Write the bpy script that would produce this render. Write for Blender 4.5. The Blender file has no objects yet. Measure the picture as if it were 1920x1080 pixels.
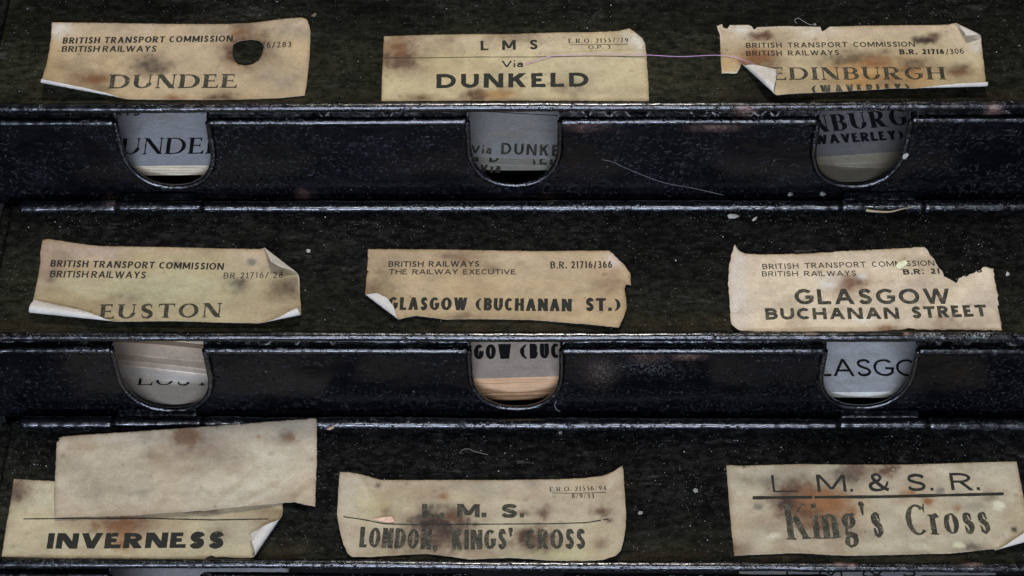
import bpy, math, random
import numpy as np
from mathutils import Vector, Matrix
from mathutils.geometry import delaunay_2d_cdt as cdt

R = math.radians
rng = np.random.default_rng(7)
random.seed(7)
scene = bpy.context.scene
C = scene.collection

# ------------------------------------------------------------------ camera
F_PX, DIST, PITCH, YAW = 2667.0, 0.80, R(42), R(1.3)
fw0 = np.array([0, math.cos(PITCH), -math.sin(PITCH)])
up0 = np.array([0, math.sin(PITCH), math.cos(PITCH)])
rt0 = np.array([1.0, 0, 0])
FW = fw0 * math.cos(YAW) - rt0 * math.sin(YAW)
RT = rt0 * math.cos(YAW) + fw0 * math.sin(YAW)
UP = up0
CAM = -FW * DIST
cam_d = bpy.data.cameras.new('camera')
cam = bpy.data.objects.new('camera', cam_d)
C.objects.link(cam)
cam_d.sensor_width = 36
cam_d.lens = F_PX / 1920 * 36
cam_d.clip_start = 0.01
cam_d.clip_end = 50
M = Matrix([[RT[0], UP[0], -FW[0], CAM[0]], [RT[1], UP[1], -FW[1], CAM[1]], [RT[2], UP[2], -FW[2], CAM[2]], [0, 0, 0, 1]])
cam.matrix_world = M
scene.camera = cam
scene.render.resolution_x, scene.render.resolution_y = 1024, 576

# ------------------------------------------------------------------ world, lamps, exposure
w = bpy.data.worlds.new('World')
scene.world = w
w.use_nodes = True
w.node_tree.nodes['Background'].inputs[0].default_value = (0.55, 0.68, 1.0, 1)
w.node_tree.nodes['Background'].inputs[1].default_value = 0.04


def area(name, elev, azim, dist, sx, sy, power, col):
    d = bpy.data.lights.new(name, 'AREA')
    d.shape = 'RECTANGLE'; d.size = sx; d.size_y = sy; d.energy = power; d.color = col
    o = bpy.data.objects.new(name, d)
    p = Vector((math.sin(R(azim)) * math.cos(R(elev)), -math.cos(R(azim)) * math.cos(R(elev)), math.sin(R(elev)))) * dist
    o.location = p
    o.rotation_euler = (-p).to_track_quat('-Z', 'Y').to_euler()
    C.objects.link(o)
    return o


area('overhead_lamp', 100, -7, 1.5, 0.26, 0.18, 14.5, (1.0, 0.945, 0.87))
area('front_strip_lamp', 34, 3, 1.6, 1.0, 0.035, 13, (0.80, 0.86, 1.0))
area('low_strip_lamp', 4, -5, 1.7, 1.2, 0.06, 24, (0.64, 0.75, 1.0))  # strip lamp added low in front for glints on panels and rolls
scene.render.filter_size = 1.1
scene.view_settings.view_transform = 'Standard'
scene.view_settings.look = 'None'
scene.view_settings.exposure = 0
scene.view_settings.gamma = 1
scene.cycles.use_denoising = True
scene.cycles.max_bounces = 6


# ------------------------------------------------------------------ pixel <-> place
def ray(px, py):
    px = np.asarray(px, float); py = np.asarray(py, float)
    d = FW + ((px - 960) / F_PX)[..., None] * RT + ((540 - py) / F_PX)[..., None] * UP
    return d / np.linalg.norm(d, axis=-1, keepdims=True)


def project(P):
    v = np.asarray(P) - CAM
    z = v @ FW
    return 960 + F_PX * (v @ RT) / z, 540 - F_PX * (v @ UP) / z


def hit(px, py, P0, N):
    d = ray(px, py)
    t = ((P0 - CAM) @ N) / (d @ N)
    return CAM + d * t[..., None]


def hit_y(py, Y):      # point on the middle column at depth Y
    d = ray(960, py)
    return CAM + d * ((Y - CAM[1]) / d[1])


# ------------------------------------------------------------------ value noise
def _h(ix, iy, seed):
    n = (ix * 374761393 + iy * 668265263 + seed * 1442695041) & 0xffffffff
    n = ((n ^ (n >> 13)) * 1274126177) & 0xffffffff
    n = n ^ (n >> 16)
    return (n & 0xffff) / 65535.0


def vnoise(x, y, seed=0):
    x = np.asarray(x, float); y = np.asarray(y, float)
    ix = np.floor(x).astype(np.int64); iy = np.floor(y).astype(np.int64)
    fx = x - ix; fy = y - iy
    fx = fx * fx * (3 - 2 * fx); fy = fy * fy * (3 - 2 * fy)
    a = _h(ix, iy, seed); b = _h(ix + 1, iy, seed); c = _h(ix, iy + 1, seed); d = _h(ix + 1, iy + 1, seed)
    return (a * (1 - fx) + b * fx) * (1 - fy) + (c * (1 - fx) + d * fx) * fy


def fbm(x, y, seed=0, o=4):
    s = 0; a = 1; t = 0
    for k in range(o):
        s = s + a * vnoise(x * 2 ** k, y * 2 ** k, seed + k * 17); t += a; a *= .55
    return s / t


def smooth(x):
    x = np.clip(x, 0, 1)
    return x * x * (3 - 2 * x)


# ------------------------------------------------------------------ objects
def mk(name, V, Fc, mat, parent=None, origin=None, smooth_=True, col=None, fcol=None, mats=None, midx=None):
    """one mesh object; V are world positions; origin = world position of the thing's origin"""
    V = np.asarray(V, float)
    org = np.array(origin if origin is not None else (parent['_org'] if parent is not None else V.mean(0)), float)
    me = bpy.data.meshes.new(name)
    me.from_pydata((V - org).tolist(), [], [list(map(int, f)) for f in Fc])
    for m in (mats or [mat]):
        me.materials.append(m)
    if midx is not None:
        me.polygons.foreach_set('material_index', midx)
    if smooth_:
        me.polygons.foreach_set('use_smooth', [True] * len(me.polygons))
    if col is not None:
        a = me.attributes.new('tint', 'FLOAT_COLOR', 'POINT')
        c4 = np.ones((len(V), 4)); c4[:, :3] = col
        a.data.foreach_set('color', c4.ravel())
    if fcol is not None:
        for k, v in fcol.items():
            a = me.attributes.new(k, 'FLOAT', 'POINT')
            a.data.foreach_set('value', np.asarray(v, float))
    me.update()
    o = bpy.data.objects.new(name, me)
    C.objects.link(o)
    if parent is not None:
        o.parent = parent
        o['_org'] = list(org)
        o.location = Vector(org - np.array(parent['_org']))
    else:
        o['_org'] = list(org)
        o.location = org
    return o


def empty(name, loc):
    o = bpy.data.objects.new(name, None)
    C.objects.link(o)
    o.location = loc; o['_org'] = list(map(float, loc))
    o.empty_display_size = 0.02
    return o


def tag(o, label=None, cat=None, group=None, kind=None):
    if label: o['label'] = label
    if cat: o['category'] = cat
    if group: o['group'] = group
    if kind: o['kind'] = kind
    return o


# ------------------------------------------------------------------ materials
def new_mat(name):
    m = bpy.data.materials.new(name); m.use_nodes = True
    nt = m.node_tree
    return m, nt, nt.nodes['Principled BSDF']


def nd(nt, t, **kw):
    n = nt.nodes.new(t)
    for k, v in kw.items():
        if k.startswith('i_'):
            key = k[2:]
            key = int(key) if key.isdigit() else key.replace('_', ' ')
            n.inputs[key].default_value = v
        else:
            setattr(n, k, v)
    return n


def coords(nt, scale=(1, 1, 1)):
    g = nd(nt, 'ShaderNodeNewGeometry')
    mp = nd(nt, 'ShaderNodeVectorMath', operation='MULTIPLY')
    mp.inputs[1].default_value = scale
    nt.links.new(g.outputs['Position'], mp.inputs[0])
    return mp.outputs[0]


def noise(nt, vec, scale, detail=3, rough=.55, dist=0):
    n = nd(nt, 'ShaderNodeTexNoise'); n.inputs['Scale'].default_value = scale
    n.inputs['Detail'].default_value = detail; n.inputs['Roughness'].default_value = rough
    n.inputs['Distortion'].default_value = dist
    nt.links.new(vec, n.inputs['Vector'])
    return n.outputs['Fac']


def ramp(nt, fac, stops):
    r = nd(nt, 'ShaderNodeValToRGB')
    el = r.color_ramp.elements
    while len(el) < len(stops):
        el.new(.5)
    for e, (p, c) in zip(el, stops):
        e.position = p
        e.color = (c, c, c, 1) if isinstance(c, (int, float)) else (*c, 1)
    nt.links.new(fac, r.inputs[0])
    return r.outputs[0]


def mixc(nt, fac, a, b, mode='MIX'):
    m = nd(nt, 'ShaderNodeMix', data_type='RGBA', blend_type=mode)
    for s, v in ((0, fac), (6, a), (7, b)):
        if isinstance(v, (int, float)):
            m.inputs[s].default_value = v
        elif isinstance(v, tuple):
            m.inputs[s].default_value = (*v, 1)
        else:
            nt.links.new(v, m.inputs[s])
    return m.outputs[2]


def mathn(nt, op, a, b=None):
    m = nd(nt, 'ShaderNodeMath', operation=op)
    for s, v in ((0, a), (1, b)):
        if v is None: continue
        if isinstance(v, (int, float)):
            m.inputs[s].default_value = v
        else:
            nt.links.new(v, m.inputs[s])
    return m.outputs[0]


def attr(nt, name, out='Fac'):
    a = nd(nt, 'ShaderNodeAttribute', attribute_name=name)
    return a.outputs[out]


def bump(nt, bsdf, h, strength, dist):
    b = nd(nt, 'ShaderNodeBump'); b.inputs['Strength'].default_value = strength; b.inputs['Distance'].default_value = dist
    nt.links.new(h, b.inputs['Height']); nt.links.new(b.outputs[0], bsdf.inputs['Normal'])
    return b


def gloss_paint(name='lumpy_black_enamel', spec=.30, k_big=.8, k_pim=2.1, r0=.14, r1=.30, dirt_k=1.0):
    m, nt, b = new_mat(name)
    v = coords(nt); vs = coords(nt, (.75, 1, 1))
    big = noise(nt, vs, 60, 2)
    mid = noise(nt, vs, 330, 2, .5)
    clus = ramp(nt, noise(nt, coords(nt, (.35, 1, 1)), 45, 5, .7), [(.44, .02), (.66, 1.0)])
    clus = mathn(nt, 'MAXIMUM', clus, mathn(nt, 'MULTIPLY', attr(nt, 'scuff'), ramp(nt, noise(nt, coords(nt, (.3, 1, 1)), 90, 4, .7), [(.36, .1), (.58, 1.0)])))
    pim = ramp(nt, noise(nt, coords(nt, (.7, 1, 1)), 640, 3, .65), [(.55, 0.0), (.86, 1.0)])
    h = mathn(nt, 'ADD', mathn(nt, 'ADD', mathn(nt, 'MULTIPLY', big, k_big), mathn(nt, 'MULTIPLY', mid, .20)), mathn(nt, 'MULTIPLY', mathn(nt, 'MULTIPLY', pim, clus), k_pim))
    bump(nt, b, h, 1.0, .00062)
    dirt = noise(nt, vs, 60, 5, .65)
    dm = ramp(nt, dirt, [(.50, 0.0), (.72, 1.0)])
    col = mixc(nt, dm, (.0010, .0011, .0018), (.0045, .0045, .006))
    rust = attr(nt, 'rust')  # rust marks, and the brownish reflection painted on the middle panel
    rn = mathn(nt, 'MULTIPLY', rust, ramp(nt, noise(nt, v, 700, 3), [(.35, .2), (.6, 1.0)]))
    col = mixc(nt, rn, col, (.30, .17, .13))
    chalk_reflect = mathn(nt, 'MULTIPLY', attr(nt, 'chalk_reflect'), ramp(nt, noise(nt, v, 900, 3), [(.5, 0.0), (.62, 1.0)]))
    col = mixc(nt, chalk_reflect, col, (.35, .37, .33))
    nt.links.new(col, b.inputs['Base Color'])
    ro = ramp(nt, noise(nt, vs, 260, 4, .7), [(.3, r0), (.7, r1)])
    ro2 = mathn(nt, 'ADD', ro, mathn(nt, 'MULTIPLY', rn, .5))
    nt.links.new(ro2, b.inputs['Roughness'])
    b.inputs['Specular IOR Level'].default_value = spec
    return m


def lid_paint():
    m, nt, b = new_mat('worn_olive_black_paint')
    v = coords(nt); vs = coords(nt, (.5, 1, 1))
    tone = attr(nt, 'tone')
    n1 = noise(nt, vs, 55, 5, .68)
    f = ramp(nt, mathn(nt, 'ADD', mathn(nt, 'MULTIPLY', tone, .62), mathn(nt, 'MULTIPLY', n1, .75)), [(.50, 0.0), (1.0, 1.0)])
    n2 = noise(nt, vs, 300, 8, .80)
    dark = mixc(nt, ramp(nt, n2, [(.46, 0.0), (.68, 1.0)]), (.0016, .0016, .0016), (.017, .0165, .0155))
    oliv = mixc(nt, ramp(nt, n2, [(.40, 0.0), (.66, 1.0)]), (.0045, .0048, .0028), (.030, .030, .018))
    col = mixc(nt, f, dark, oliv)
    rs = ramp(nt, noise(nt, v, 140, 4, .7), [(.66, 0.0), (.74, .75)])
    col = mixc(nt, rs, col, (.040, .024, .012))
    scuff = ramp(nt, noise(nt, coords(nt, (.25, 1, 1)), 170, 5, .75), [(.60, 0.0), (.70, .7)])
    col = mixc(nt, scuff, col, (.045, .045, .040))
    rust = mathn(nt, 'MULTIPLY', attr(nt, 'rust'), ramp(nt, noise(nt, v, 1500, 2), [(.40, 0.0), (.65, 1.0)]))
    col = mixc(nt, rust, col, (.05, .033, .016))
    big_ = ramp(nt, noise(nt, coords(nt, (.6, 1, 1)), 16, 4, .6), [(.36, .50), (.64, 1.35)])
    col = mixc(nt, 1.0, col, big_, 'MULTIPLY')
    # fine pale grit stuck in the paint
    vo = nd(nt, 'ShaderNodeTexVoronoi'); vo.inputs['Scale'].default_value = 900
    nt.links.new(v, vo.inputs['Vector'])
    gate = nd(nt, 'ShaderNodeSeparateColor'); nt.links.new(vo.outputs['Color'], gate.inputs[0])
    g1 = ramp(nt, vo.outputs['Distance'], [(.18, 1.0), (.34, 0.0)])
    g2 = mathn(nt, 'GREATER_THAN', gate.outputs[0], .86)
    grit = mathn(nt, 'MULTIPLY', mathn(nt, 'MULTIPLY', g1, g2), ramp(nt, noise(nt, v, 48, 4, .7), [(.42, .05), (.62, 1.0)]))
    col = mixc(nt, mathn(nt, 'MULTIPLY', grit, mathn(nt, 'MULTIPLY', gate.outputs[1], .8)), col, (.20, .20, .18))
    nt.links.new(col, b.inputs['Base Color'])
    h = mathn(nt, 'ADD', mathn(nt, 'MULTIPLY', n2, .7), mathn(nt, 'MULTIPLY', noise(nt, v, 1500, 2), .5))
    bump(nt, b, h, .8, .0006)
    b.inputs['Roughness'].default_value = .62
    b.inputs['Specular IOR Level'].default_value = .03
    return m


def paper_mat(name, back=False):
    m, nt, b = new_mat(name)
    v = coords(nt); vs = coords(nt, (.5, 1.3, 1.3))
    if back:
        base = mixc(nt, noise(nt, v, 120, 4), (.50, .46, .40), (.68, .65, .59))
    else:
        base = attr(nt, 'tint', 'Color')
    fib = ramp(nt, noise(nt, vs, 1500, 4, .75), [(.25, (.72, .70, .66)), (.75, (1.16, 1.16, 1.16))])
    col = mixc(nt, 1.0, base, fib, 'MULTIPLY')
    blot = ramp(nt, noise(nt, v, 210, 5, .7), [(.3, (.90, .89, .87)), (.7, (1.07, 1.07, 1.07))])
    col = mixc(nt, 1.0, col, blot, 'MULTIPLY')
    gr = ramp(nt, noise(nt, vs, 75, 8, .75), [(.50, 0.0), (.72, .55)])
    col = mixc(nt, gr, col, (.25, .20, .13) if not back else (.42, .38, .32))
    if not back:
        vo = nd(nt, 'ShaderNodeTexVoronoi'); vo.inputs['Scale'].default_value = 420
        nt.links.new(v, vo.inputs['Vector'])
        gate = nd(nt, 'ShaderNodeSeparateColor'); nt.links.new(vo.outputs['Color'], gate.inputs[0])
        sp = mathn(nt, 'MULTIPLY', ramp(nt, vo.outputs['Distance'], [(.07, 1.0), (.16, 0.0)]), mathn(nt, 'GREATER_THAN', gate.outputs[0], .80))
        sp = mathn(nt, 'MULTIPLY', sp, mathn(nt, 'ADD', attr(nt, 'speck'), .30))
        col = mixc(nt, sp, col, (.07, .055, .035))
    nt.links.new(col, b.inputs['Base Color'])
    b.inputs['Roughness'].default_value = .72
    b.inputs['Specular IOR Level'].default_value = .25
    bump(nt, b, mathn(nt, 'ADD', noise(nt, vs, 1300, 3, .7), mathn(nt, 'MULTIPLY', noise(nt, v, 90, 3), 3.0)), .55, .0005)
    return m


def ink_mat(name, dark, fade_lo, fade_hi, tintc=(.33, .27, .17)):
    m, nt, b = new_mat(name)
    v = coords(nt)
    n = noise(nt, v, 1500, 3, .7); n2 = noise(nt, v, 260, 3, .6)
    f = ramp(nt, mathn(nt, 'ADD', mathn(nt, 'MULTIPLY', n, .75), mathn(nt, 'MULTIPLY', n2, .35)), [(fade_lo, 0.0), (fade_hi, .8)])
    col = mixc(nt, f, dark, tintc)
    nt.links.new(col, b.inputs['Base Color'])
    b.inputs['Roughness'].default_value = .7
    b.inputs['Specular IOR Level'].default_value = .2
    return m


def plain(name, c, rough=.7, n=.25, emis=None):
    m, nt, b = new_mat(name)
    v = coords(nt)
    col = mixc(nt, ramp(nt, noise(nt, v, 900, 3), [(.3, 0.0), (.7, 1.0)]), tuple(x * (1 - n) for x in c), tuple(min(1, x * (1 + n)) for x in c))
    nt.links.new(col, b.inputs['Base Color']); b.inputs['Roughness'].default_value = rough
    return m


GLOSS = gloss_paint(); ROLL = gloss_paint('glossy_black_rolled_edge', spec=1.0, k_big=.7, k_pim=2.0, r0=.15, r1=.36); LID = lid_paint()
PAPER = paper_mat('aged_paper_front'); BACK = paper_mat('pale_paper_back', True)
INK = ink_mat('faded_black_ink', (.018, .018, .013), .66, .84)
INK_OLD = ink_mat('worn_black_ink', (.026, .026, .018), .55, .80)
INK_FRESH = ink_mat('fresh_black_ink', (.006, .006, .007), .80, .95)
DARK = plain('dark_tin_inside', (.006, .006, .006), .7)
DUST = plain('pale_dust_grain', (.40, .40, .37), .6, .8)
FLAKE = plain('off_white_flake', (.36, .345, .30), .6)
YELLOW = plain('pale_yellow_flake', (.66, .66, .42), .6)
WOOD = plain('pinkish_wood_splinter', (.62, .40, .28), .6)
STRAW = plain('dry_straw', (.40, .30, .18), .6)
THREAD = plain('mauve_thread', (.50, .27, .46), .6)
HAIR = plain('pale_hair', (.30, .30, .28), .5)
SCRAP = plain('dull_grey_scrap', (.20, .20, .18), .7)

# ------------------------------------------------------------------ profiles of the three boxes
SL = R(20)
LN = np.array([0, -math.sin(SL), math.cos(SL)])          # lid normal
LT = np.array([0, math.cos(SL), math.sin(SL)])           # up the lid
XA = np.array([1.0, 0, 0])
P_LID_B = np.zeros(3)


def yint(py, P0, N):
    return hit(960, py, P0, N)


rows = {}
B = {}
B['lid0'] = P_LID_B
B['bead'] = yint(388, P_LID_B, LN)
B['rail'] = yint(631, P_LID_B, LN)
B['prail'] = hit_y(656.5, B['rail'][1] + .0036)
Cc = {}
Cc['bead'] = hit_y(795, B['prail'][1] - .0085)
Cc['lid0'] = Cc['bead']
Cc['rail'] = yint(1059, Cc['bead'], LN)
Cc['prail'] = hit_y(1083, Cc['rail'][1] + .0036)
A = {}
A['prail'] = hit_y(227.5, B['bead'][1] + .0085)
A['rail'] = hit_y(199, A['prail'][1] - .0036)
A['lid0'] = A['rail']
A['bead'] = yint(-32, A['rail'], LN)
B['next'] = Cc['bead']; A['next'] = B['bead']
Cc['next'] = Cc['prail'] + (B['next'] - B['prail'])
rows = {'A': A, 'B': B, 'C': Cc}
XL, XR = hit(8, 480, B['bead'], LN)[0], 0.315
R_BEAD, R_RAIL, R_PR = .0038, .0027, .0025
for k, r in rows.items():
    print(k, {a: np.round(v * 1000, 1) for a, v in r.items()})

# marks on the rails, and a reflection painted onto the middle panel, in the photograph's pixels: x, y, sx, sy, strength
RUST_REFLECT = [(1396, 205, 14, 5, 1.2), (1863, 203, 12, 6, 1.3), (1575, 1057, 10, 4, .9), (1597, 1060, 8, 4, .8), (1824, 1053, 16, 7, 1.0),
        (1700, 625, 6, 4, .7), (1520, 625, 8, 3, .7), (1215, 672, 28, 5, .5), (1125, 695, 24, 22, .12), (570, 365, 12, 6, .4),
        (1290, 670, 30, 4, .5), (1100, 237, 40, 3, .5), (1340, 238, 40, 3, .5), (1030, 374, 12, 4, .6), (208, 380, 10, 8, .4)]
CHALK_REFLECT = [(1745, 627, 22, 4, 1.2), (1835, 627, 26, 5, 1.4), (1560, 626, 14, 3, .6), (610, 802, 12, 5, .8), (1210, 690, 60, 10, .2),
         (1600, 1050, 10, 4, .5), (1125, 695, 24, 22, .15)]  # the last entry is the pale part of the painted reflection


def marks(P, lst):
    x, y = project(P)
    s = np.zeros(len(P))
    for (a, b, sx, sy, k) in lst:
        s = np.maximum(s, k * np.exp(-((x - a) / sx) ** 2 - ((y - b) / sy) ** 2))
    return np.clip(s, 0, 1)


def tube_x(name, x0, x1, c, r, parent, mat=ROLL, amp=.00024, seed=0, nseg=None, squash=1.0, arc=(0, 360), lean=0.0):
    """a lumpy rolled edge running along X, centre (y, z) = c[1:], with closed rounded ends"""
    n = max(3, int((x1 - x0) / .0013)); m = 18
    xs = np.linspace(x0, x1, n)
    e = np.minimum(xs - x0, x1 - xs)
    er = np.sqrt(np.clip(1 - np.clip(1 - e / (r * .18), 0, 1) ** 2, .55, 1))
    th = np.linspace(0, 2 * np.pi, m, endpoint=False)
    X, T = np.meshgrid(xs, th, indexing='ij')
    lump = (fbm(X * 260, T * 1.3 + np.sin(T), seed, 3) - .5) * 2 * amp + (vnoise(X * 35, X * 0 + 3, seed + 5) - .5) * 2 * amp * 1.2
    rr = r * er[:, None] + lump
    sag = (vnoise(X * 9, X * 0, seed + 9) - .5) * .0007
    V = np.stack([X, c[1] + rr * np.cos(T) + sag * .4, c[2] + rr * np.sin(T) * squash + sag], -1).reshape(-1, 3)
    F = []
    for i in range(n - 1):
        for j in range(m):
            a = i * m + j; b = i * m + (j + 1) % m
            F.append((a, b, b + m, a + m))
    F.append(tuple(range(m))[::-1]); F.append(tuple((n - 1) * m + j for j in range(m)))
    return mk(name, V, F, mat, parent, fcol={'rust': marks(V, RUST_REFLECT), 'chalk_reflect': marks(V, CHALK_REFLECT)})


def grid_poly(poly, step, holes=(), jitter=.25, extra=None):
    """triangulated flat region: polygon (N,2) filled with points about step apart"""
    poly = np.asarray(poly, float)
    def ccw(p):
        p = np.asarray(p, float); q = np.roll(p, -1, 0)
        return p if (p[:, 0] * q[:, 1] - q[:, 0] * p[:, 1]).sum() > 0 else p[::-1]
    poly = ccw(poly); holes = [ccw(h) for h in holes]
    def dens(p):
        out = []
        for a, b in zip(p, np.roll(p, -1, 0)):
            k = max(1, int(np.linalg.norm(b - a) / step))
            for i in range(k):
                out.append(a + (b - a) * i / k)
        return np.array(out)
    D = dens(poly); H = [dens(np.asarray(h, float)) for h in holes]
    lo, hi = D.min(0), D.max(0)
    gx = np.arange(lo[0] + step / 2, hi[0], step); gy = np.arange(lo[1] + step / 2, hi[1], step)
    G = np.stack(np.meshgrid(gx, gy), -1).reshape(-1, 2)
    G = G + (rng.random(G.shape) - .5) * step * jitter
    def inside(G, p):
        x, y = G[:, 0], G[:, 1]; r = np.zeros(len(G), bool); q = np.roll(p, -1, 0)
        for (ax, ay), (bx, by) in zip(p, q):
            if ay == by: continue
            c = ((ay > y) != (by > y)) & (x < (bx - ax) * (y - ay) / (by - ay) + ax)
            r ^= c
        return r
    def near(G, p):
        d = np.full(len(G), 1e9)
        for q in p:
            d = np.minimum(d, ((G - q) ** 2).sum(1))
        return d < (step * .45) ** 2
    keep = inside(G, D) & ~near(G, D)
    for h in H:
        keep &= ~inside(G, h) & ~near(G, h)
    G = G[keep]
    pts = [Vector(p) for p in G]
    n0 = len(pts); pts += [Vector(p) for p in D]
    faces = [list(range(n0, n0 + len(D)))]
    for h in H:
        k = len(pts); pts += [Vector(p) for p in h]; faces.append(list(range(k, k + len(h))))
    vo, eo, fo, ov, oe, of = cdt(pts, [], faces, 0, step * 1e-4, True)
    V = np.array([tuple(v) for v in vo])
    T = []
    for f, src in zip(fo, of):
        if 0 in src and not any(s > 0 for s in src):
            T.append(f)
    return V, T


def shell(V, T, off):
    """close a triangulated sheet into a slab: off = vector(s) to the other side"""
    n = len(V)
    W = np.vstack([V, V + off])
    F = [tuple(t) for t in T] + [tuple(n + i for i in t[::-1]) for t in T]
    cnt = {}
    for t in T:
        for a, b in ((t[0], t[1]), (t[1], t[2]), (t[2], t[0])):
            cnt[(a, b)] = cnt.get((a, b), 0) + 1
    side = [(b, a, a + n, b + n) for (a, b) in cnt if (b, a) not in cnt]
    return W, F + side, len(T), len(side)


# ------------------------------------------------------------------ the boxes
NOTCH = {'A': [(302.5, 347), (963, 343), (1620, 345)], 'B': [(297, 765), (966, 762), (1634, 760)], 'C': [(294, 1200), (969, 1197), (1640, 1195)]}
NHW = {'A': 84.0, 'B': 84.0, 'C': 84.0}
KNUCK = {'A': [], 'B': [(221, 380), (1576, 1731)], 'C': [(213, 380), (1571, 1738)]}
Z_FLOOR = Cc['next'][2] - .03
BOXLAB = {'A': 'topmost black enamelled tin label box, with DUNDEE, DUNKELD and EDINBURGH labels on its lid',
          'B': 'middle black enamelled tin label box, with EUSTON and the two GLASGOW labels on its lid',
          'C': 'lowest black enamelled tin label box, with a blank slip and LONDON label on its lid'}
panel_geo = {}
for rk, r in rows.items():
    sd = ord(rk)
    box = empty('label_box', (0, float(r['rail'][1]) + .05, Z_FLOOR))
    tag(box, BOXLAB[rk], 'tin box', 'stepped tin label boxes')
    # lid : a sheet with slightly dented surface
    s0 = (r['rail'] - r['lid0']) @ LT; s1 = (r['bead'] - r['lid0']) @ LT
    O = r['lid0']
    nx, ns = 240, 44
    xs = np.linspace(XL - .004, XR, nx); ss = np.linspace(s0 - .0005, s1 + .001, ns)
    X, S = np.meshgrid(xs, ss, indexing='ij')
    u = (S - s0) / (s1 - s0)
    Wd = (fbm(X * 18, S * 22, sd, 3) - 1.0) * .0006
    Wd = Wd * smooth(np.minimum(u, 1 - u) * 10)
    # shallow step where the lid meets the front roll, curved lift at the hinge
    Wd = Wd + .0012 * smooth((u - .955) / .045) - .0002
    V = O + X[..., None] * XA + S[..., None] * LT + Wd[..., None] * LN
    V[..., 0] = X
    V = V.reshape(-1, 3)
    Fq = [(i * ns + j, (i + 1) * ns + j, (i + 1) * ns + j + 1, i * ns + j + 1) for i in range(nx - 1) for j in range(ns - 1)]
    n = len(V)
    V2 = np.vstack([V, V - LN * .001])
    Fb = [tuple(n + q for q in f[::-1]) for f in Fq]
    rim = [i * ns for i in range(nx)] + [(nx - 1) * ns + j for j in range(1, ns)] + [i * ns + ns - 1 for i in range(nx - 2, -1, -1)] + [j for j in range(ns - 2, 0, -1)]
    Fs = [(a, a + n, b + n, b) for a, b in zip(rim, rim[1:] + rim[:1])]
    px, py = project(V2)
    uu = np.tile(u.ravel(), 2)
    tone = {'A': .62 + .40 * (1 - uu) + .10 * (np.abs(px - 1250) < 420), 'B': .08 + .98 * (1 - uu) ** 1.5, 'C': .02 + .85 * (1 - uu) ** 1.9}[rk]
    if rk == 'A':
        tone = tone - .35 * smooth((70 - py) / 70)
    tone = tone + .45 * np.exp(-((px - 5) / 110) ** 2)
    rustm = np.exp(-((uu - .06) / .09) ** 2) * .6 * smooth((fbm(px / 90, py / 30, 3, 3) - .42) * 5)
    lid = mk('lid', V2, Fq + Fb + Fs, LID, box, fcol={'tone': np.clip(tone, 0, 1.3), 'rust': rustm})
    lid['_org'] = lid['_org']
    # front roll of the lid
    rc = r['rail'] + LN * -.0006
    tube_x('front_roll', XL - .012, XR, rc, R_RAIL, lid, seed=sd, amp=.00021)
    # side rim of the lid, a half-round rib
    m = 12; nS = 60
    sv = np.linspace(s0 + .002, s1 - .001, nS); th = np.linspace(0, 2 * np.pi, m, endpoint=False)
    Sg, T = np.meshgrid(sv, th, indexing='ij')
    lump = (fbm(Sg * 300, T, sd + 40, 3) - .5) * .0004
    rr = .0030 + lump
    V = O + (XL - .0035 + rr * np.cos(T))[..., None] * XA + Sg[..., None] * LT + (rr * np.sin(T) + .0002)[..., None] * LN
    V = V.reshape(-1, 3)
    F = [(i * m + j, (i + 1) * m + j, (i + 1) * m + (j + 1) % m, i * m + (j + 1) % m) for i in range(nS - 1) for j in range(m)]
    F += [tuple(range(m)), tuple((nS - 1) * m + j for j in range(m))[::-1]]
    z = np.zeros(len(V))
    mk('side_rim', V, F, LID, lid, fcol={'rust': z, 'tone': z + .5})
    # little corner gusset of the lid
    g = [(XL - .001, s0 + .0015), (XL + .0060, s0 + .0015), (XL + .0052, s0 + .0040), (XL + .003, s0 + .0062), (XL - .001, s0 + .0075)]
    gv = np.array([O + a * XA + b * LT + .0010 * LN for a, b in g] + [O + a * XA + b * LT - .0003 * LN for a, b in g])
    mk('corner_gusset', gv, [(0, 1, 2, 3, 4), (9, 8, 7, 6, 5)] + [(i, i + 5, (i + 1) % 5 + 5, (i + 1) % 5) for i in range(5)], LID, lid, smooth_=False,
       fcol={'tone': np.full(10, .9), 'rust': np.zeros(10)})
    # hinge roll in segments, with knuckles and plates of the box between them
    kn = [tuple(hit(np.array([a, b], float), np.array([0., 0.]) + project(r['bead'])[1], r['bead'], LN)[:, 0]) for a, b in KNUCK[rk]]
    x = XL + .004
    for k, (a, b) in enumerate(kn + [(XR, None)]):
        tube_x('hinge_roll', x, a - .0001, r['bead'], R_BEAD, lid, seed=sd + 31 + k, amp=.00030)
        if b is None: break
        tube_x('hinge_knuckle', a, b, r['bead'] + LT * .0003 - LN * .0001, R_BEAD - .0001, box, seed=sd + 61 + k, amp=.0002)
        # plate running back from the knuckle to the panel behind
        nx2 = 50
        px_ = np.linspace(a + .002, b - .004, nx2)
        prof = [(.0030, .0022), (.0050, .0034), (.0065, .0046), (.0072, .0051), (.0077, .0046), (.0080, .002), (.0080, -.002), (.002, -.002)]
        V = []
        for i, xx in enumerate(px_):
            for (dy, dz) in prof:
                j = (fbm(xx * 400, dy * 900, sd + k, 2) - .5) * .0006
                V.append((xx, r['bead'][1] + dy + j * .3, r['bead'][2] + dz + j))
        q = len(prof)
        F = [(i * q + j, (i + 1) * q + j, (i + 1) * q + (j + 1) % q, i * q + (j + 1) % q) for i in range(nx2 - 1) for j in range(q)]
        F += [tuple(range(q)), tuple((nx2 - 1) * q + j for j in range(q))[::-1]]
        V = np.array(V)
        mk('hinge_plate', V, F, GLOSS, box, fcol={'rust': marks(V, RUST_REFLECT), 'chalk_reflect': marks(V, CHALK_REFLECT)})
        x = b + .0001
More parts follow.
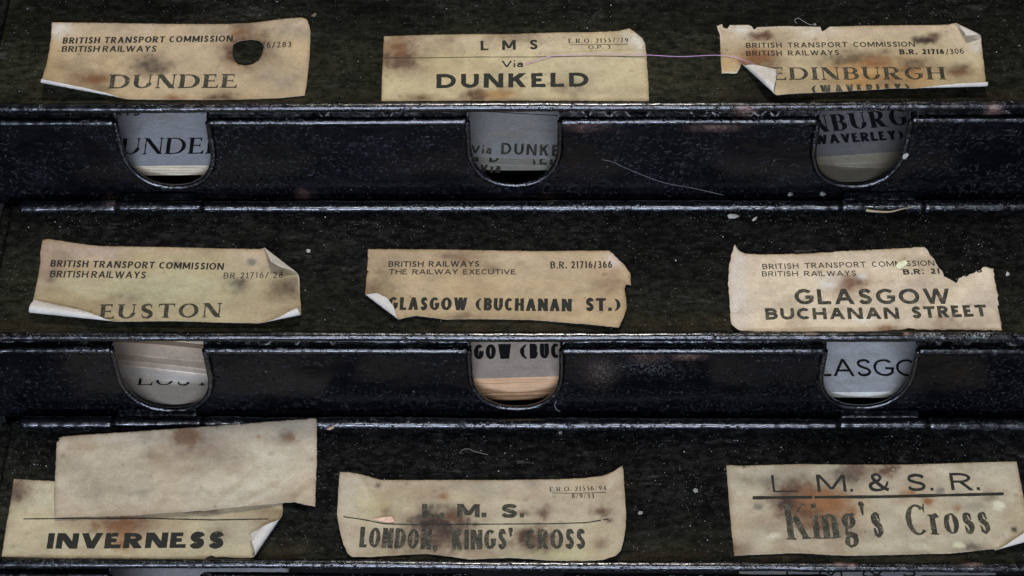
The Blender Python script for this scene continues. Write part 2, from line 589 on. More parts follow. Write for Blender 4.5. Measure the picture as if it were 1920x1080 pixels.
    # front panel, leaning slightly out towards its foot
    top = r['prail'] + np.array([0, .0008, 0]); bot = r['next'] + np.array([0, .0080, -.003])
    pd = bot - top; pd[0] = 0; H = np.linalg.norm(pd); pd = pd / H
    pn = np.array([0, pd[2], -pd[1]]) * 1.0           # towards the viewer
    if pn[1] > 0: pn = -pn
    panel_geo[rk] = (top, pd, pn, H)
    UPV = -.0050
    out = [(XL - .012, UPV)]
    tubes = []
    for (cx, by) in NOTCH[rk]:
        P = hit(np.array([cx - NHW[rk], cx + NHW[rk]]), np.array([1., 1.]) * project(top)[1], top, pn)
        xa, xb = P[0, 0], P[1, 0]
        bp = hit(np.array([cx]), np.array([by]), top, pn)[0]
        bx = float(bp[0]); v1 = (bp - top) @ pd
        hw = (xb - xa) / 2; cx3 = (xa + xb) / 2; vr = hw * 1.12; v0 = v1 - vr
        arc = [(cx3 + hw * np.sign(np.cos(t)) * abs(np.cos(t)) ** .88, v0 + vr * abs(np.sin(t)) ** .88) for t in np.linspace(np.pi, 0, 48)]
        arc = [(ax + (-.0006 if ax < cx3 else .0) * 0, av) for ax, av in arc]
        path = [(xa, 0.0)] + ([(xa, v0 * .5)] if v0 > .002 else []) + arc + ([(xb, v0 * .5)] if v0 > .002 else []) + [(xb, 0.0)]
        out += [(xa, UPV)] + path + [(xb, UPV)]; tubes.append(path)
    out += [(XR, UPV), (XR, H), (XL - .012, H)]
    V2d, T = grid_poly(out, .004)
    dent = (fbm(V2d[:, 0] * 14, V2d[:, 1] * 22, sd + 3, 3) - .5) * .0016 + (fbm(V2d[:, 0] * 70, V2d[:, 1] * 90, sd + 4, 3) - .5) * .0005
    dent = dent - .0046 * smooth((-V2d[:, 1] - .0005) / .002)
    # shallow trough round every notch
    for path in tubes:
        pp = np.array(path); d = np.min(np.linalg.norm(V2d[:, None, :] - pp[None], axis=2), axis=1)
        dent = dent - .0004 * np.exp(-((d - .0035) / .0018) ** 2)
    V3 = top + V2d[:, :1] * XA + V2d[:, 1:] * pd + dent[:, None] * pn
    W, F, nt_, nsd = shell(V3, T, -pn * .0009)
    vv = np.tile(V2d[:, 1] / H, 2)
    pan = mk('front_panel', W, F, GLOSS, box, fcol={'scuff': smooth((vv - .42) * 2.6) * smooth((1.0 - vv) * 12), 'rust': marks(W, RUST_REFLECT), 'chalk_reflect': marks(W, CHALK_REFLECT)})
    # top roll of the panel between the notches
    xx = XL - .012
    for k, path in enumerate(tubes + [None]):
        xe = XR if path is None else path[0][0] - .0008
        tube_x('top_roll', xx, xe, r['prail'], R_PR, pan, seed=sd + 11 + k, amp=.00024)
        if path is None: break
        xx = path[-1][0] + .0008
        # rolled lip round the notch
        pts = np.array(path)[:]
        # refine
        seg = np.linalg.norm(np.diff(pts, axis=0), axis=1); cs = np.r_[0, np.cumsum(seg)]
        tt = np.linspace(0, cs[-1], 120); q = np.stack([np.interp(tt, cs, pts[:, 0]), np.interp(tt, cs, pts[:, 1])], 1)
        q = np.vstack([q])
        tg = np.gradient(q, axis=0); tg /= np.linalg.norm(tg, axis=1)[:, None]
        nr = np.stack([tg[:, 1], -tg[:, 0]], 1)        # outward from opening? fixed below
        cen = np.array([q[:, 0].mean(), q[:, 1].min()])
        if ((q[60] - cen) @ nr[60]) < 0: nr = -nr
        m = 14; th = np.linspace(0, 2 * np.pi, m, endpoint=False); V = []
        for i in range(len(q)):
            for t_ in th:
                rr = .0017 + (fbm(i * .35, t_ * 1.2, sd + k, 2) - .5) * .0004
                c2 = q[i] + nr[i] * (.0010 + rr * math.cos(t_))
                V.append(top + c2[0] * XA + c2[1] * pd + (.0007 + rr * .95 * math.sin(t_)) * pn)
        V = np.array(V)
        F = [(i * m + j, (i + 1) * m + j, (i + 1) * m + (j + 1) % m, i * m + (j + 1) % m) for i in range(len(q) - 1) for j in range(m)]
        F += [tuple(range(m)), tuple((len(q) - 1) * m + j for j in range(m))[::-1]]
        mk('notch_rim', V, F, ROLL, pan, fcol={'rust': marks(V, RUST_REFLECT), 'chalk_reflect': marks(V, CHALK_REFLECT)})
    # tin body: floor under the stored labels, ends, back, foot strip
    yf = bot[1] + .001; yb = r['bead'][1] + .002; zt = r['rail'][2] - .006
    def slab(name, pts, thick, parent=box):
        pts = np.array(pts, float); nn = np.cross(pts[1] - pts[0], pts[2] - pts[0]); nn /= np.linalg.norm(nn)
        W = np.vstack([pts, pts - nn * thick])
        return mk(name, W, [(0, 1, 2, 3), (7, 6, 5, 4), (0, 4, 5, 1), (1, 5, 6, 2), (2, 6, 7, 3), (3, 7, 4, 0)], DARK, parent, smooth_=False)
    fz = bot[2] - .018
    slab('box_floor', [(XL - .010, yf, fz), (XR - .002, yf, fz), (XR - .002, yb, fz + .004), (XL - .010, yb, fz + .004)], .001)
    slab('back_wall', [(XL - .010, yb, Z_FLOOR), (XR - .002, yb, Z_FLOOR), (XR - .002, yb, r['bead'][2] - .004), (XL - .010, yb, r['bead'][2] - .004)], .001)
    zr = r['rail'][2] - .0045; zb = r['bead'][2] - .005
    for xe in (XL - .0115, XR - .001):
        pts = np.array([(xe, top[1] + .002, zr), (xe, yb - .0015, zb), (xe, yb - .0015, Z_FLOOR), (xe, yf, Z_FLOOR), (xe, yf + .001, fz)])
        W = np.vstack([pts, pts + np.array([.001, 0, 0])])
        mk('end_wall', W, [(0, 1, 2, 3, 4), (9, 8, 7, 6, 5)] + [(i, i + 5, (i + 1) % 5 + 5, (i + 1) % 5) for i in range(5)], DARK, box, smooth_=False)

# counter under everything
cz = Z_FLOOR - .0005
V = [(-.9, -.55, cz), (.9, -.55, cz), (.9, .65, cz), (-.9, .65, cz)]
V = V + [(a, b, cz - .03) for a, b, _ in V]
ct = mk('counter_top', V, [(0, 1, 2, 3), (7, 6, 5, 4), (0, 4, 5, 1), (1, 5, 6, 2), (2, 6, 7, 3), (3, 7, 4, 0)], DARK, smooth_=False)
tag(ct, 'dark counter the tin boxes stand on', kind='structure')

# ------------------------------------------------------------------ lettering: strokes in a unit box
# primitives: ('v',x,y0,y1[,k]) ('h',y,x0,x1[,k]) ('d',x0,y0,x1,y1,k) ('a',cx,cy,rx,ry,a0,a1) ('c',[(x,y,k)..]) ('t',poly)  serifs ('f',x,y,kind,k)
# k: 1 = thick pen, 0 = thin pen
GL = {
 'A': (1.02, [('d', 0.02, 0, .5, 1, 0), ('d', .98, 0, .5, 1, 1), ('h', .30, .2, .8)], [(.02, 0, 0), (.98, 0, 1)]),
 'B': (.80, [('v', .0, 0, 1), ('h', 1, 0, .5), ('h', .53, 0, .5), ('h', 0, 0, .5), ('a', .5, .765, .42, .235, -90, 90), ('a', .5, .265, .5, .265, -90, 90)], []),
 'C': (.84, [('a', .57, .5, .57, .5, 46, 314)], []),
 'D': (.98, [('v', 0, 0, 1), ('h', 1, 0, .42), ('h', 0, 0, .42), ('a', .42, .5, .58, .5, -90, 90)], []),
 'E': (.72, [('v', 0, 0, 1), ('h', 1, 0, .95), ('h', .52, 0, .85), ('h', 0, 0, 1)], []),
 'G': (.98, [('a', .53, .5, .53, .5, 46, 320), ('v', .96, .12, .46), ('h', .46, .58, 1)], []),
 'H': (.90, [('v', 0, 0, 1), ('v', 1, 0, 1), ('h', .52, 0, 1)], [(0, 0, 1), (0, 1, 1), (1, 0, 1), (1, 1, 1)]),
 'I': (.0, [('v', .5, 0, 1)], [(.5, 0, 1), (.5, 1, 1)]),
 'K': (.90, [('v', 0, 0, 1), ('d', .06, .40, .92, 1, 0), ('d', .95, 0, .40, .64, 1)], [(0, 0, 1), (0, 1, 1), (.95, 0, 1), (.92, 1, 0)]),
 'L': (.68, [('v', 0, 0, 1), ('h', 0, 0, 1)], []),
 'M': (1.15, [('v', 0, 0, 1, 0), ('v', 1, 0, 1), ('d', .5, .08, .03, 1, 1), ('d', .5, .08, .97, 1, 0)], [(0, 0, 0), (0, 1, 0), (1, 0, 1), (1, 1, 1)]),
 'N': (.98, [('v', 0, 0, 1, 0), ('v', 1, 0, 1, 0), ('d', .97, 0, .03, 1, 1)], [(0, 0, 0), (0, 1, 0), (1, 1, 0)]),
 'O': (1.05, [('a', .5, .5, .5, .5, 0, 360)], []),
 'P': (.78, [('v', 0, 0, 1), ('h', 1, 0, .5), ('h', .46, 0, .5), ('a', .5, .73, .5, .27, -90, 90)], []),
 'R': (.86, [('v', 0, 0, 1), ('h', 1, 0, .45), ('h', .50, 0, .45), ('a', .45, .75, .45, .25, -90, 90), ('d', .97, 0, .42, .5, 1)], []),
 'S': (.74, [('c', [(.93, .80, 0), (.84, .93, .15), (.55, 1, .2), (.22, .93, .7), (.10, .76, 1), (.24, .60, 1), (.52, .50, 1), (.82, .39, 1), (.93, .22, .9), (.78, .06, .6), (.45, 0, .2), (.16, .06, .15), (.05, .20, 0)])], []),
 'T': (.86, [('h', 1, 0, 1), ('v', .5, 0, 1)], [(.5, 0, 1)]),
 'U': (.90, [('v', 0, .36, 1), ('v', 1, .36, 1, 0), ('a', .5, .38, .5, .38, 180, 360)], [(0, 1, 1), (1, 1, 0)]),
 'V': (.96, [('d', .5, 0, .02, 1, 1), ('d', .5, 0, .98, 1, 0)], [(.02, 1, 1), (.98, 1, 0)]),
 'W': (1.38, [('d', .26, 0, .01, 1, 1), ('d', .26, 0, .5, 1, 0), ('d', .74, 0, .5, 1, 1), ('d', .74, 0, .99, 1, 0)], []),
 'X': (.90, [('d', .02, 0, .95, 1, 0), ('d', .98, 0, .05, 1, 1)], []),
 'Y': (.88, [('d', .5, .42, .02, 1, 1), ('d', .5, .42, .98, 1, 0), ('v', .5, 0, .46)], []),
 '&': (1.05, [('c', [(1.0, .52, .1), (.84, .22, .3), (.60, .04, .5), (.30, 0, .6), (.06, .12, .9), (.05, .34, 1), (.28, .50, .7), (.52, .63, .5), (.62, .80, .6), (.46, .98, .3), (.25, .92, .5), (.22, .74, .9), (.42, .45, 1), (.70, .16, 1), (.98, 0, .8)])], []),
 '0': (.66, [('a', .5, .5, .5, .5, 0, 360)], []),
 '1': (.40, [('v', .6, 0, 1), ('c', [(.05, .76, 0), (.4, .84, .1), (.6, .97, .2)])], []),
 '2': (.62, [('c', [(.05, .76, .4), (.18, .93, .3), (.50, 1, .2), (.86, .90, .7), (.92, .68, 1), (.70, .42, .8), (.30, .16, .6), (.05, .0, .6)]), ('h', 0, 0, 1)], []),
 '3': (.62, [('c', [(.06, .90, .2), (.40, 1, .2), (.80, .90, .8), (.80, .66, .9), (.42, .54, .1), (.86, .44, .8), (.97, .24, 1), (.78, .05, .7), (.40, 0, .2), (.03, .10, .2)])], []),
 '4': (.68, [('v', .72, 0, 1), ('h', .27, 0, 1), ('d', .02, .27, .72, 1, 0)], []),
 '5': (.62, [('h', 1, .15, .9), ('v', .15, .55, 1, .2), ('c', [(.15, .56, .2), (.50, .64, .3), (.90, .52, .9), (.97, .30, 1), (.78, .06, .7), (.40, 0, .2), (.03, .08, .2)])], []),
 '6': (.66, [('a', .5, .31, .5, .31, 0, 360), ('c', [(.01, .30, 1), (.06, .58, .9), (.32, .88, .6), (.80, 1, .2)])], []),
 '7': (.62, [('h', 1, 0, 1), ('d', .32, 0, .95, 1, .7)], []),
 '8': (.66, [('a', .5, .76, .42, .24, 0, 360), ('a', .5, .26, .5, .26, 0, 360)], []),
 '9': (.66, [('a', .5, .69, .5, .31, 0, 360), ('c', [(.99, .70, 1), (.94, .42, .9), (.68, .12, .6), (.20, 0, .2)])], []),
 '/': (.50, [('d', .0, -.12, 1, 1.08, .0)], []),
 '.': (.0, [('dot', .5, 0)], []),
 ',': (.0, [('dot', .5, 0), ('c', [(.8, .06, .6), (.8, -.1, .4), (.2, -.22, 0)])], []),
 "'": (.0, [('dot', .5, .86), ('c', [(.8, .92, .6), (.8, .76, .4), (.2, .62, 0)])], []),
 '(': (.28, [('c', [(.9, 1.06, .0), (.35, .80, .6), (.15, .48, 1), (.35, .14, .6), (.9, -.12, 0)])], []),
 ')': (.28, [('c', [(.1, 1.06, .0), (.65, .80, .6), (.85, .48, 1), (.65, .14, .6), (.1, -.12, 0)])], []),
 '-': (.4, [('h', .4, 0, 1)], []),
 'a': (.58, [('v', 1, 0, .44), ('c', [(.08, .56, .2), (.40, .66, .2), (.85, .62, .6), (1, .44, 1)]), ('a', .5, .19, .5, .19, 0, 360)], []),
 'i': (.0, [('v', .5, 0, .66), ('dot', .5, .86)], [(.5, 0, 1), (.3, .66, 2)]),
 'n': (.62, [('v', 0, 0, .66), ('v', 1, 0, .44), ('a', .5, .44, .5, .22, 0, 180)], [(0, 0, 1), (1, 0, 1), (0, .66, 2)]),
 'r': (.42, [('v', 0, 0, .66), ('c', [(.05, .44, .1), (.4, .62, .3), (.8, .64, .7), (.98, .54, 1)])], [(0, 0, 1), (0, .66, 2)]),
 'o': (.62, [('a', .5, .33, .5, .33, 0, 360)], []),
 's': (.50, [('c', [(.90, .50, .1), (.80, .62, .2), (.50, .66, .2), (.15, .60, .8), (.12, .46, 1), (.45, .36, 1), (.85, .26, 1), (.92, .12, .8), (.60, 0, .3), (.22, .03, .2), (.05, .16, .1)])], []),
 'g': (.62, [('a', .45, .46, .42, .20, 0, 360), ('c', [(.72, .60, .1), (.95, .66, .4), (1.05, .62, .5)]), ('c', [(.25, .28, .2), (.10, .20, .4), (.20, .10, .6), (.60, .06, 1), (.95, -.02, .9), (.98, -.16, .7), (.60, -.27, .2), (.15, -.25, .3), (.02, -.14, .7), (.15, -.02, .4), (.30, .04, .2)])], []),
}
SERIF_H = {'B': [(0, 0), (0, 1)], 'D': [(0, 0), (0, 1)], 'E': [(0, 0), (0, 1)], 'L': [(0, 0), (0, 1)], 'P': [(0, 0), (0, 1)], 'R': [(0, 0), (0, 1)]}


def catmull(pts, n=6):
    P = np.array(pts, float); P = np.vstack([2 * P[0] - P[1], P, 2 * P[-1] - P[-2]]); out = []
    for i in range(1, len(P) - 2):
        for t in np.linspace(0, 1, n, endpoint=False):
            out.append(.5 * ((2 * P[i]) + (-P[i - 1] + P[i + 1]) * t + (2 * P[i - 1] - 5 * P[i] + 4 * P[i + 1] - P[i + 2]) * t * t + (-P[i - 1] + 3 * P[i] - 3 * P[i + 1] + P[i + 2]) * t ** 3))
    out.append(P[-2])
    return np.array(out)


def glyph(ch, W, tv, th, serif):
    """polygons (cap height 1, width W) for one letter"""
    gw, prim, serifs = GL[ch]
    polys = []
    iw = max(W - tv, 1e-6)
    mx = lambda x: tv / 2 + x * iw
    my = lambda y: th / 2 + y * (1 - th)
    md = lambda y: y if y in (0, 1) else my(y)
    for p in prim:
        if p[0] == 'v':
            k = p[4] if len(p) > 4 else 1
            t = (th + (tv - th) * k) if serif else tv
            x = mx(p[1]); y0 = 0 if p[2] == 0 else my(p[2]); y1 = 1 if p[3] == 1 else my(p[3])
            if W < tv * 1.2: x = W / 2
            if k == 0 and serif: x = x + (.5 - p[1]) * 0
            n = 5; ys = np.linspace(y0, y1, n)
            polys.append([(x - t / 2, y) for y in ys] + [(x + t / 2, y) for y in ys[::-1]])
        elif p[0] == 'h':
            x0, x1 = mx(p[2]), mx(p[3])
            if p[2] == 0: x0 -= tv / 2
            if p[3] == 1: x1 += tv / 2
            y = my(p[1]); n = 5; xs = np.linspace(x0, x1, n)
            polys.append([(a, y - th / 2) for a in xs] + [(a, y + th / 2) for a in xs[::-1]])
            if serif and ch in 'ETLG' and p[3] >= .85 and ch != 'G':
                hh = .24 if p[1] != .52 else .13
                if p[1] == 1: polys.append([(x1 - .13, y), (x1, y - hh), (x1, y + th / 2)])
                elif p[1] == 0: polys.append([(x1 - .16, y), (x1, y - th / 2), (x1 + .02, y + hh)])
                else: polys.append([(x1 - .10, y), (x1, y - hh), (x1, y + hh)])
                if ch == 'T': polys.append([(x0 + .13, y), (x0, y + th / 2), (x0, y - hh)])
        elif p[0] == 'd':
            _, x0, y0, x1, y1, k = p
            t = (th + (tv - th) * k) if serif else tv * (.94 if ch in 'MNW' else .98)
            dx = abs(mx(x1) - mx(x0)); dy = abs(y1 - y0)
            t = t * min(1.5, math.hypot(dx, dy) / dy)
            n = 6
            ts = np.linspace(0, 1, n)
            a0, b0, a1, b1 = mx(x0), md(y0), mx(x1), md(y1)
            if ch in 'AVWXYKRMN7':
                lim = lambda a: min(max(a, t / 2), W - t / 2) if W > t else W / 2
                a0, a1 = lim(a0), lim(a1)
            polys.append([(a0 + (a1 - a0) * s - t / 2, b0 + (b1 - b0) * s) for s in ts] + [(a0 + (a1 - a0) * s + t / 2, b0 + (b1 - b0) * s) for s in ts[::-1]])
        elif p[0] == 'a':
            _, cx, cy, rx, ry, d0, d1 = p
            n = max(8, int(abs(d1 - d0) / 14)); an = np.radians(np.linspace(d0, d1, n + 1))
            X, Y, RX, RY = mx(cx), my(cy), rx * iw, ry * (1 - th)
            tvv = tv
            o = [(X + (RX + tvv / 2) * math.cos(a), Y + (RY + th / 2) * math.sin(a)) for a in an]
            i = [(X + max(RX - tvv / 2, .01) * math.cos(a), Y + max(RY - th / 2, .01) * math.sin(a)) for a in an]
            for q in range(n):
                polys.append([o[q], o[q + 1], i[q + 1], i[q]])
            if serif and ch in 'CG':
                e = o[0]; polys.append([(e[0] - .05, e[1]), (e[0] + .01, e[1] - .16), (e[0] + .04, e[1] + .16), (e[0], e[1] + .16)])
        elif p[0] == 'c':
            q = catmull(p[1]); n = len(q)
            X = np.array([(.05 + a * (W - .10)) if ch in '()' else mx(a) for a in q[:, 0]]); Y = np.array([my(a) for a in q[:, 1]])
            K = np.clip(q[:, 2], 0, 1)
            tt = (th + (tv - th) * K) if serif else np.where(True, th + (tv - th) * .75 * np.ones(n), 0)
            if ch in "(),'": tt = tv * (.25 + .75 * K)
            G = np.stack([np.gradient(X), np.gradient(Y)], 1); G /= np.linalg.norm(G, axis=1)[:, None] + 1e-9
            L = np.stack([X - G[:, 1] * tt / 2, Y + G[:, 0] * tt / 2], 1); Rr = np.stack([X + G[:, 1] * tt / 2, Y - G[:, 0] * tt / 2], 1)
            for s in range(n - 1):
                polys.append([tuple(L[s]), tuple(L[s + 1]), tuple(Rr[s + 1])]); polys.append([tuple(L[s]), tuple(Rr[s + 1]), tuple(Rr[s])])
            if serif and ch in 'Ss' and True:
                a = (L[0] + Rr[0]) / 2; b = (L[-1] + Rr[-1]) / 2; s_ = .66 if ch == 's' else 1
                polys.append([(a[0] - .02, a[1] - .10 * s_), (a[0] + .03, a[1] - .10 * s_), (a[0] + .03, min(a[1] + .18, s_)), (a[0] - .01, a[1] + .12 * s_)])
                polys.append([(b[0] - .03, max(b[1] - .18, 0)), (b[0] + .01, b[1] - .12 * s_), (b[0] + .02, b[1] + .10 * s_), (b[0] - .03, b[1] + .10 * s_)])
        elif p[0] == 'dot':
            x = W / 2; y = p[2]; s = tv * .5 if tv > .12 else .075
            a = np.linspace(0, 2 * np.pi, 10, endpoint=False) if (serif or ch == 'i') else np.radians([45, 135, 225, 315])
            s2 = s * (1.0 if (serif or ch == 'i') else 1.35)
            polys.append([(x + s2 * math.cos(t), y + s * .95 + s2 * math.sin(t)) for t in a])
    if serif:
        ser = list(serifs) + [(a, b, 1) for a, b in SERIF_H.get(ch, [])]
        sh = max(th * .8, .045)
        for (x, y, k) in ser:
            X = mx(x) if W >= tv * 1.2 else W / 2
            t = th if k == 0 else tv
            ext = serif
            if k == 2:
                polys.append([(X - tv / 2 - ext, y - sh * 1.2), (X, y - sh * 1.6), (X, y), (X - tv / 2 - ext, y - .01)]); continue
            x0 = X - t / 2 - ext; x1 = X + t / 2 + ext
            if ch in SERIF_H and not (ch in 'R' and x > .5): x1 = X + t / 2 + ext * .5
            y0, y1 = (0, sh) if y == 0 else (y - sh, y)
            xs = np.linspace(x0, x1, 4)
            polys.append([(a, y0) for a in xs] + [(a, y1) for a in xs[::-1]])
        if ch == 'R': 
            polys.append([(W - tv * .7, 0), (W + ext * .8, 0), (W + ext * .8, sh), (W - tv * .7, sh)])
    return polys


def text_polys(s, tv, th, serif=0, track=.18, space=.45, wx=1.0, advmin=None):
    """-> list of polygons in cap-height units, total width"""
    x = 0; out = []
    for i, ch in enumerate(s):
        if ch == ' ':
            x += space * wx; continue
        gw = GL[ch][0]
        W = max(gw * wx, 0) if gw > 0 else tv
        W = max(W, tv)
        if ch in ".,'": W = max(tv, .14)
        if ch in '()': W = .44
        for pl in glyph(ch, W, tv, th, serif):
            out.append([(a + x, b) for a, b in pl])
        x += W + track
        if serif: x += serif * .9
    return out, x - track - (serif * .9 if serif else 0)


# ------------------------------------------------------------------ paper labels
class Sheet:
    """a piece of paper lying on a tilted plane; h(px,py) lifts it, curls roll its edges"""
    def __init__(s, O, N, T, h=None, curls=(), base=.0002):
        s.O, s.N, s.T = np.asarray(O, float), N, T
        s.hf = h; s.curls = curls; s.base = base
        s.X = np.cross(T, N); s.X /= np.linalg.norm(s.X)

    def flat(s, px, py):                 # photo pixels -> plane coordinates
        P = hit(np.asarray(px, float), np.asarray(py, float), s.O, s.N) - s.O
        return np.stack([P @ s.X, P @ s.T], -1)

    def pos(s, q):                       # plane coordinates -> place
        q = np.asarray(q, float)
        P = s.O + q[:, :1] * s.X + q[:, 1:] * s.T
        px, py = project(P)
        h = np.full(len(q), s.base)
        if s.hf is not None: h = h + s.hf(px, py) * .001
        d = P - CAM; d /= np.linalg.norm(d, axis=1)[:, None]
        P = P + d * (h / (d @ s.N))[:, None]
        for cu in s.curls:
            a, b, sgn, r0, r1, amax = cu[:6]; cond = cu[6] if len(cu) > 6 else None
            A_, B_ = s.flat(np.array([a[0], b[0]]), np.array([a[1], b[1]]))
            L = np.linalg.norm(B_ - A_); t = (B_ - A_) / L; nrm = np.array([t[1], -t[0]]) * sgn
            rel = P - s.O; qq = np.stack([rel @ s.X, rel @ s.T], -1) * 1.0
            d0 = (q - A_) @ nrm; al = np.clip(((q - A_) @ t) / L, -.2, 1.2)
            r = r0 + (r1 - r0) * np.clip(al, 0, 1)
            on = (d0 > 0) & (al > -.35) & (al < 1.35)
            if cond is not None: on = on & cond(px, py)
            am = R(amax); an = np.minimum(d0 / r, am); ex = np.maximum(d0 - r * am, 0)
            dn = r * np.sin(an) + ex * np.cos(am); dz = r * (1 - np.cos(an)) + ex * np.sin(am)
            dz = np.maximum(dz, .0001)
            mv = (dn - d0)[:, None] * (nrm[0] * s.X + nrm[1] * s.T) + dz[:, None] * s.N
            P = np.where(on[:, None], P + mv, P)
        return P

    def surf(s, q, off):
        q = np.asarray(q, float); e = 2e-5
        P = s.pos(q)
        a = s.pos(q + [e, 0]) - P; b = s.pos(q + [0, e]) - P
        n = np.cross(a, b); n /= np.linalg.norm(n, axis=1)[:, None] + 1e-12
        n = np.where((np.abs(n).sum(1) > .5)[:, None], n, s.N)
        return P + n * off


def ragged(poly, amp, seg):
    """roughen the outline of a torn or worn edge a little (plane units)"""
    P = np.asarray(poly, float); out = []
    for i, (a, b) in enumerate(zip(P, np.roll(P, -1, 0))):
        L = np.linalg.norm(b - a); k = max(1, int(L / seg)); n = np.array([b[1] - a[1], a[0] - b[0]]) / (L + 1e-9)
        for j in range(k):
            p = a + (b - a) * j / k
            out.append(p + n * (rng.random() - .5) * 2 * amp * (j > 0))
    return np.array(out)


def put_text(sheet, parent, s, p0, p1, cap, tv, th, serif=0, track=.18, space=.45, wx=1.0, mat=INK, rough=.010, mask=None, off=.00007, name='printed_text', shear=0, lift=None):
    """p0, p1: photo pixels of the two ends of the baseline; cap: letter height in pixels"""
    mid = ((p0[0] + p1[0]) / 2, (p0[1] + p1[1]) / 2)
    q = sheet.flat(np.array([p0[0], p1[0], mid[0], mid[0]]), np.array([p0[1], p1[1], mid[1], mid[1] - cap]))
    hgt = abs(q[3, 1] - q[2, 1]); ax = q[1] - q[0]; Lm = np.linalg.norm(ax); ax = ax / Lm; ay = np.array([-ax[1], ax[0]])
    need = Lm / hgt
    # stretch the letter widths until the line is as long as in the photograph
    for _ in range(12):
        polys, Wd = text_polys(s, tv, th, serif, track, space, wx)
        if abs(Wd - need) < .01: break
        wx *= max(.4, min(2.5, (need - Wd) / max(.3, (Wd * .75)) + 1))
    k = need / Wd
    V = []; Fo = []
    # union of all strokes: triangulate every outline together, keep the triangles that lie in some stroke
    pts = []; edges = []; PL = []
    for pl in polys:
        p = np.array(pl, float) * [k, 1]
        q2 = np.roll(p, -1, 0)
        if abs((p[:, 0] * q2[:, 1] - q2[:, 0] * p[:, 1]).sum()) < 1e-6: continue
        i = len(pts); n_ = len(p)
        pts += [Vector(v) for v in p]; edges += [(i + j, i + (j + 1) % n_) for j in range(n_)]; PL.append(p)
    vo, eo, fo, ov, oe, of = cdt(pts, edges, [], 0, 1e-4, False)
    V = np.array([tuple(v) for v in vo]); tri = np.array(fo)
    cen = V[tri].mean(1); keep = np.zeros(len(tri), bool)
    for p in PL:
        lo, hi = p.min(0), p.max(0)
        c = np.where((~keep) & (cen[:, 0] >= lo[0]) & (cen[:, 0] <= hi[0]) & (cen[:, 1] >= lo[1]) & (cen[:, 1] <= hi[1]))[0]
        if len(c): keep[c] = in_poly(cen[c], p)
    T = [tuple(t) for t in tri[keep]]
    V = V + (np.stack([fbm(V[:, 0] * 9, V[:, 1] * 9, 5, 2), fbm(V[:, 0] * 9, V[:, 1] * 9, 9, 2)], 1) - .5) * 2 * rough * 2
    Q = q[0] + V[:, :1] * hgt * ax + V[:, 1:] * hgt * ay
    if mask is not None:
        cen = np.array([(Q[f[0]] + Q[f[1]] + Q[f[2]]) / 3 for f in T])
        keep = mask(cen)
        T = [f for f, kq in zip(T, keep) if kq]
    if not T: return None
    P = sheet.surf(Q, off)
    return mk(name, P, T, mat, parent, smooth_=False)


def put_rule(sheet, parent, pts, thick, mat=INK, off=.00007):
    P = np.array(pts, float); n = 60
    cs = np.r_[0, np.cumsum(np.linalg.norm(np.diff(P, axis=0), axis=1))]; t = np.linspace(0, cs[-1], n)
    x = np.interp(t, cs, P[:, 0]); y = np.interp(t, cs, P[:, 1])
    th = thick * (.75 + .5 * fbm(x / 14, x * 0, 3, 2))
    q = sheet.flat(np.r_[x, x], np.r_[y - th / 2, y + th / 2])
    W = sheet.surf(q, off)
    return mk('printed_rule', W, [(i, i + 1, n + i + 1, n + i) for i in range(n - 1)], mat, parent, smooth_=False)


BROWN = (.105, .052, .028); RUSTC = (.25, .115, .045); DKBR = (.040, .026, .020); GREY = (.20, .18, .14); PALE = (.62, .58, .50); PINK = (.60, .50, .42); OCH = (.45, .25, .08)
TAN = (.50, .405, .265)


def in_poly(q, poly):
    x, y = q[:, 0], q[:, 1]; r = np.zeros(len(q), bool); p = np.asarray(poly)
    for (ax, ay), (bx, by) in zip(p, np.roll(p, -1, 0)):
        if ay == by: continue
        r ^= ((ay > y) != (by > y)) & (x < (bx - ax) * (y - ay) / (by - ay) + ax)
    return r


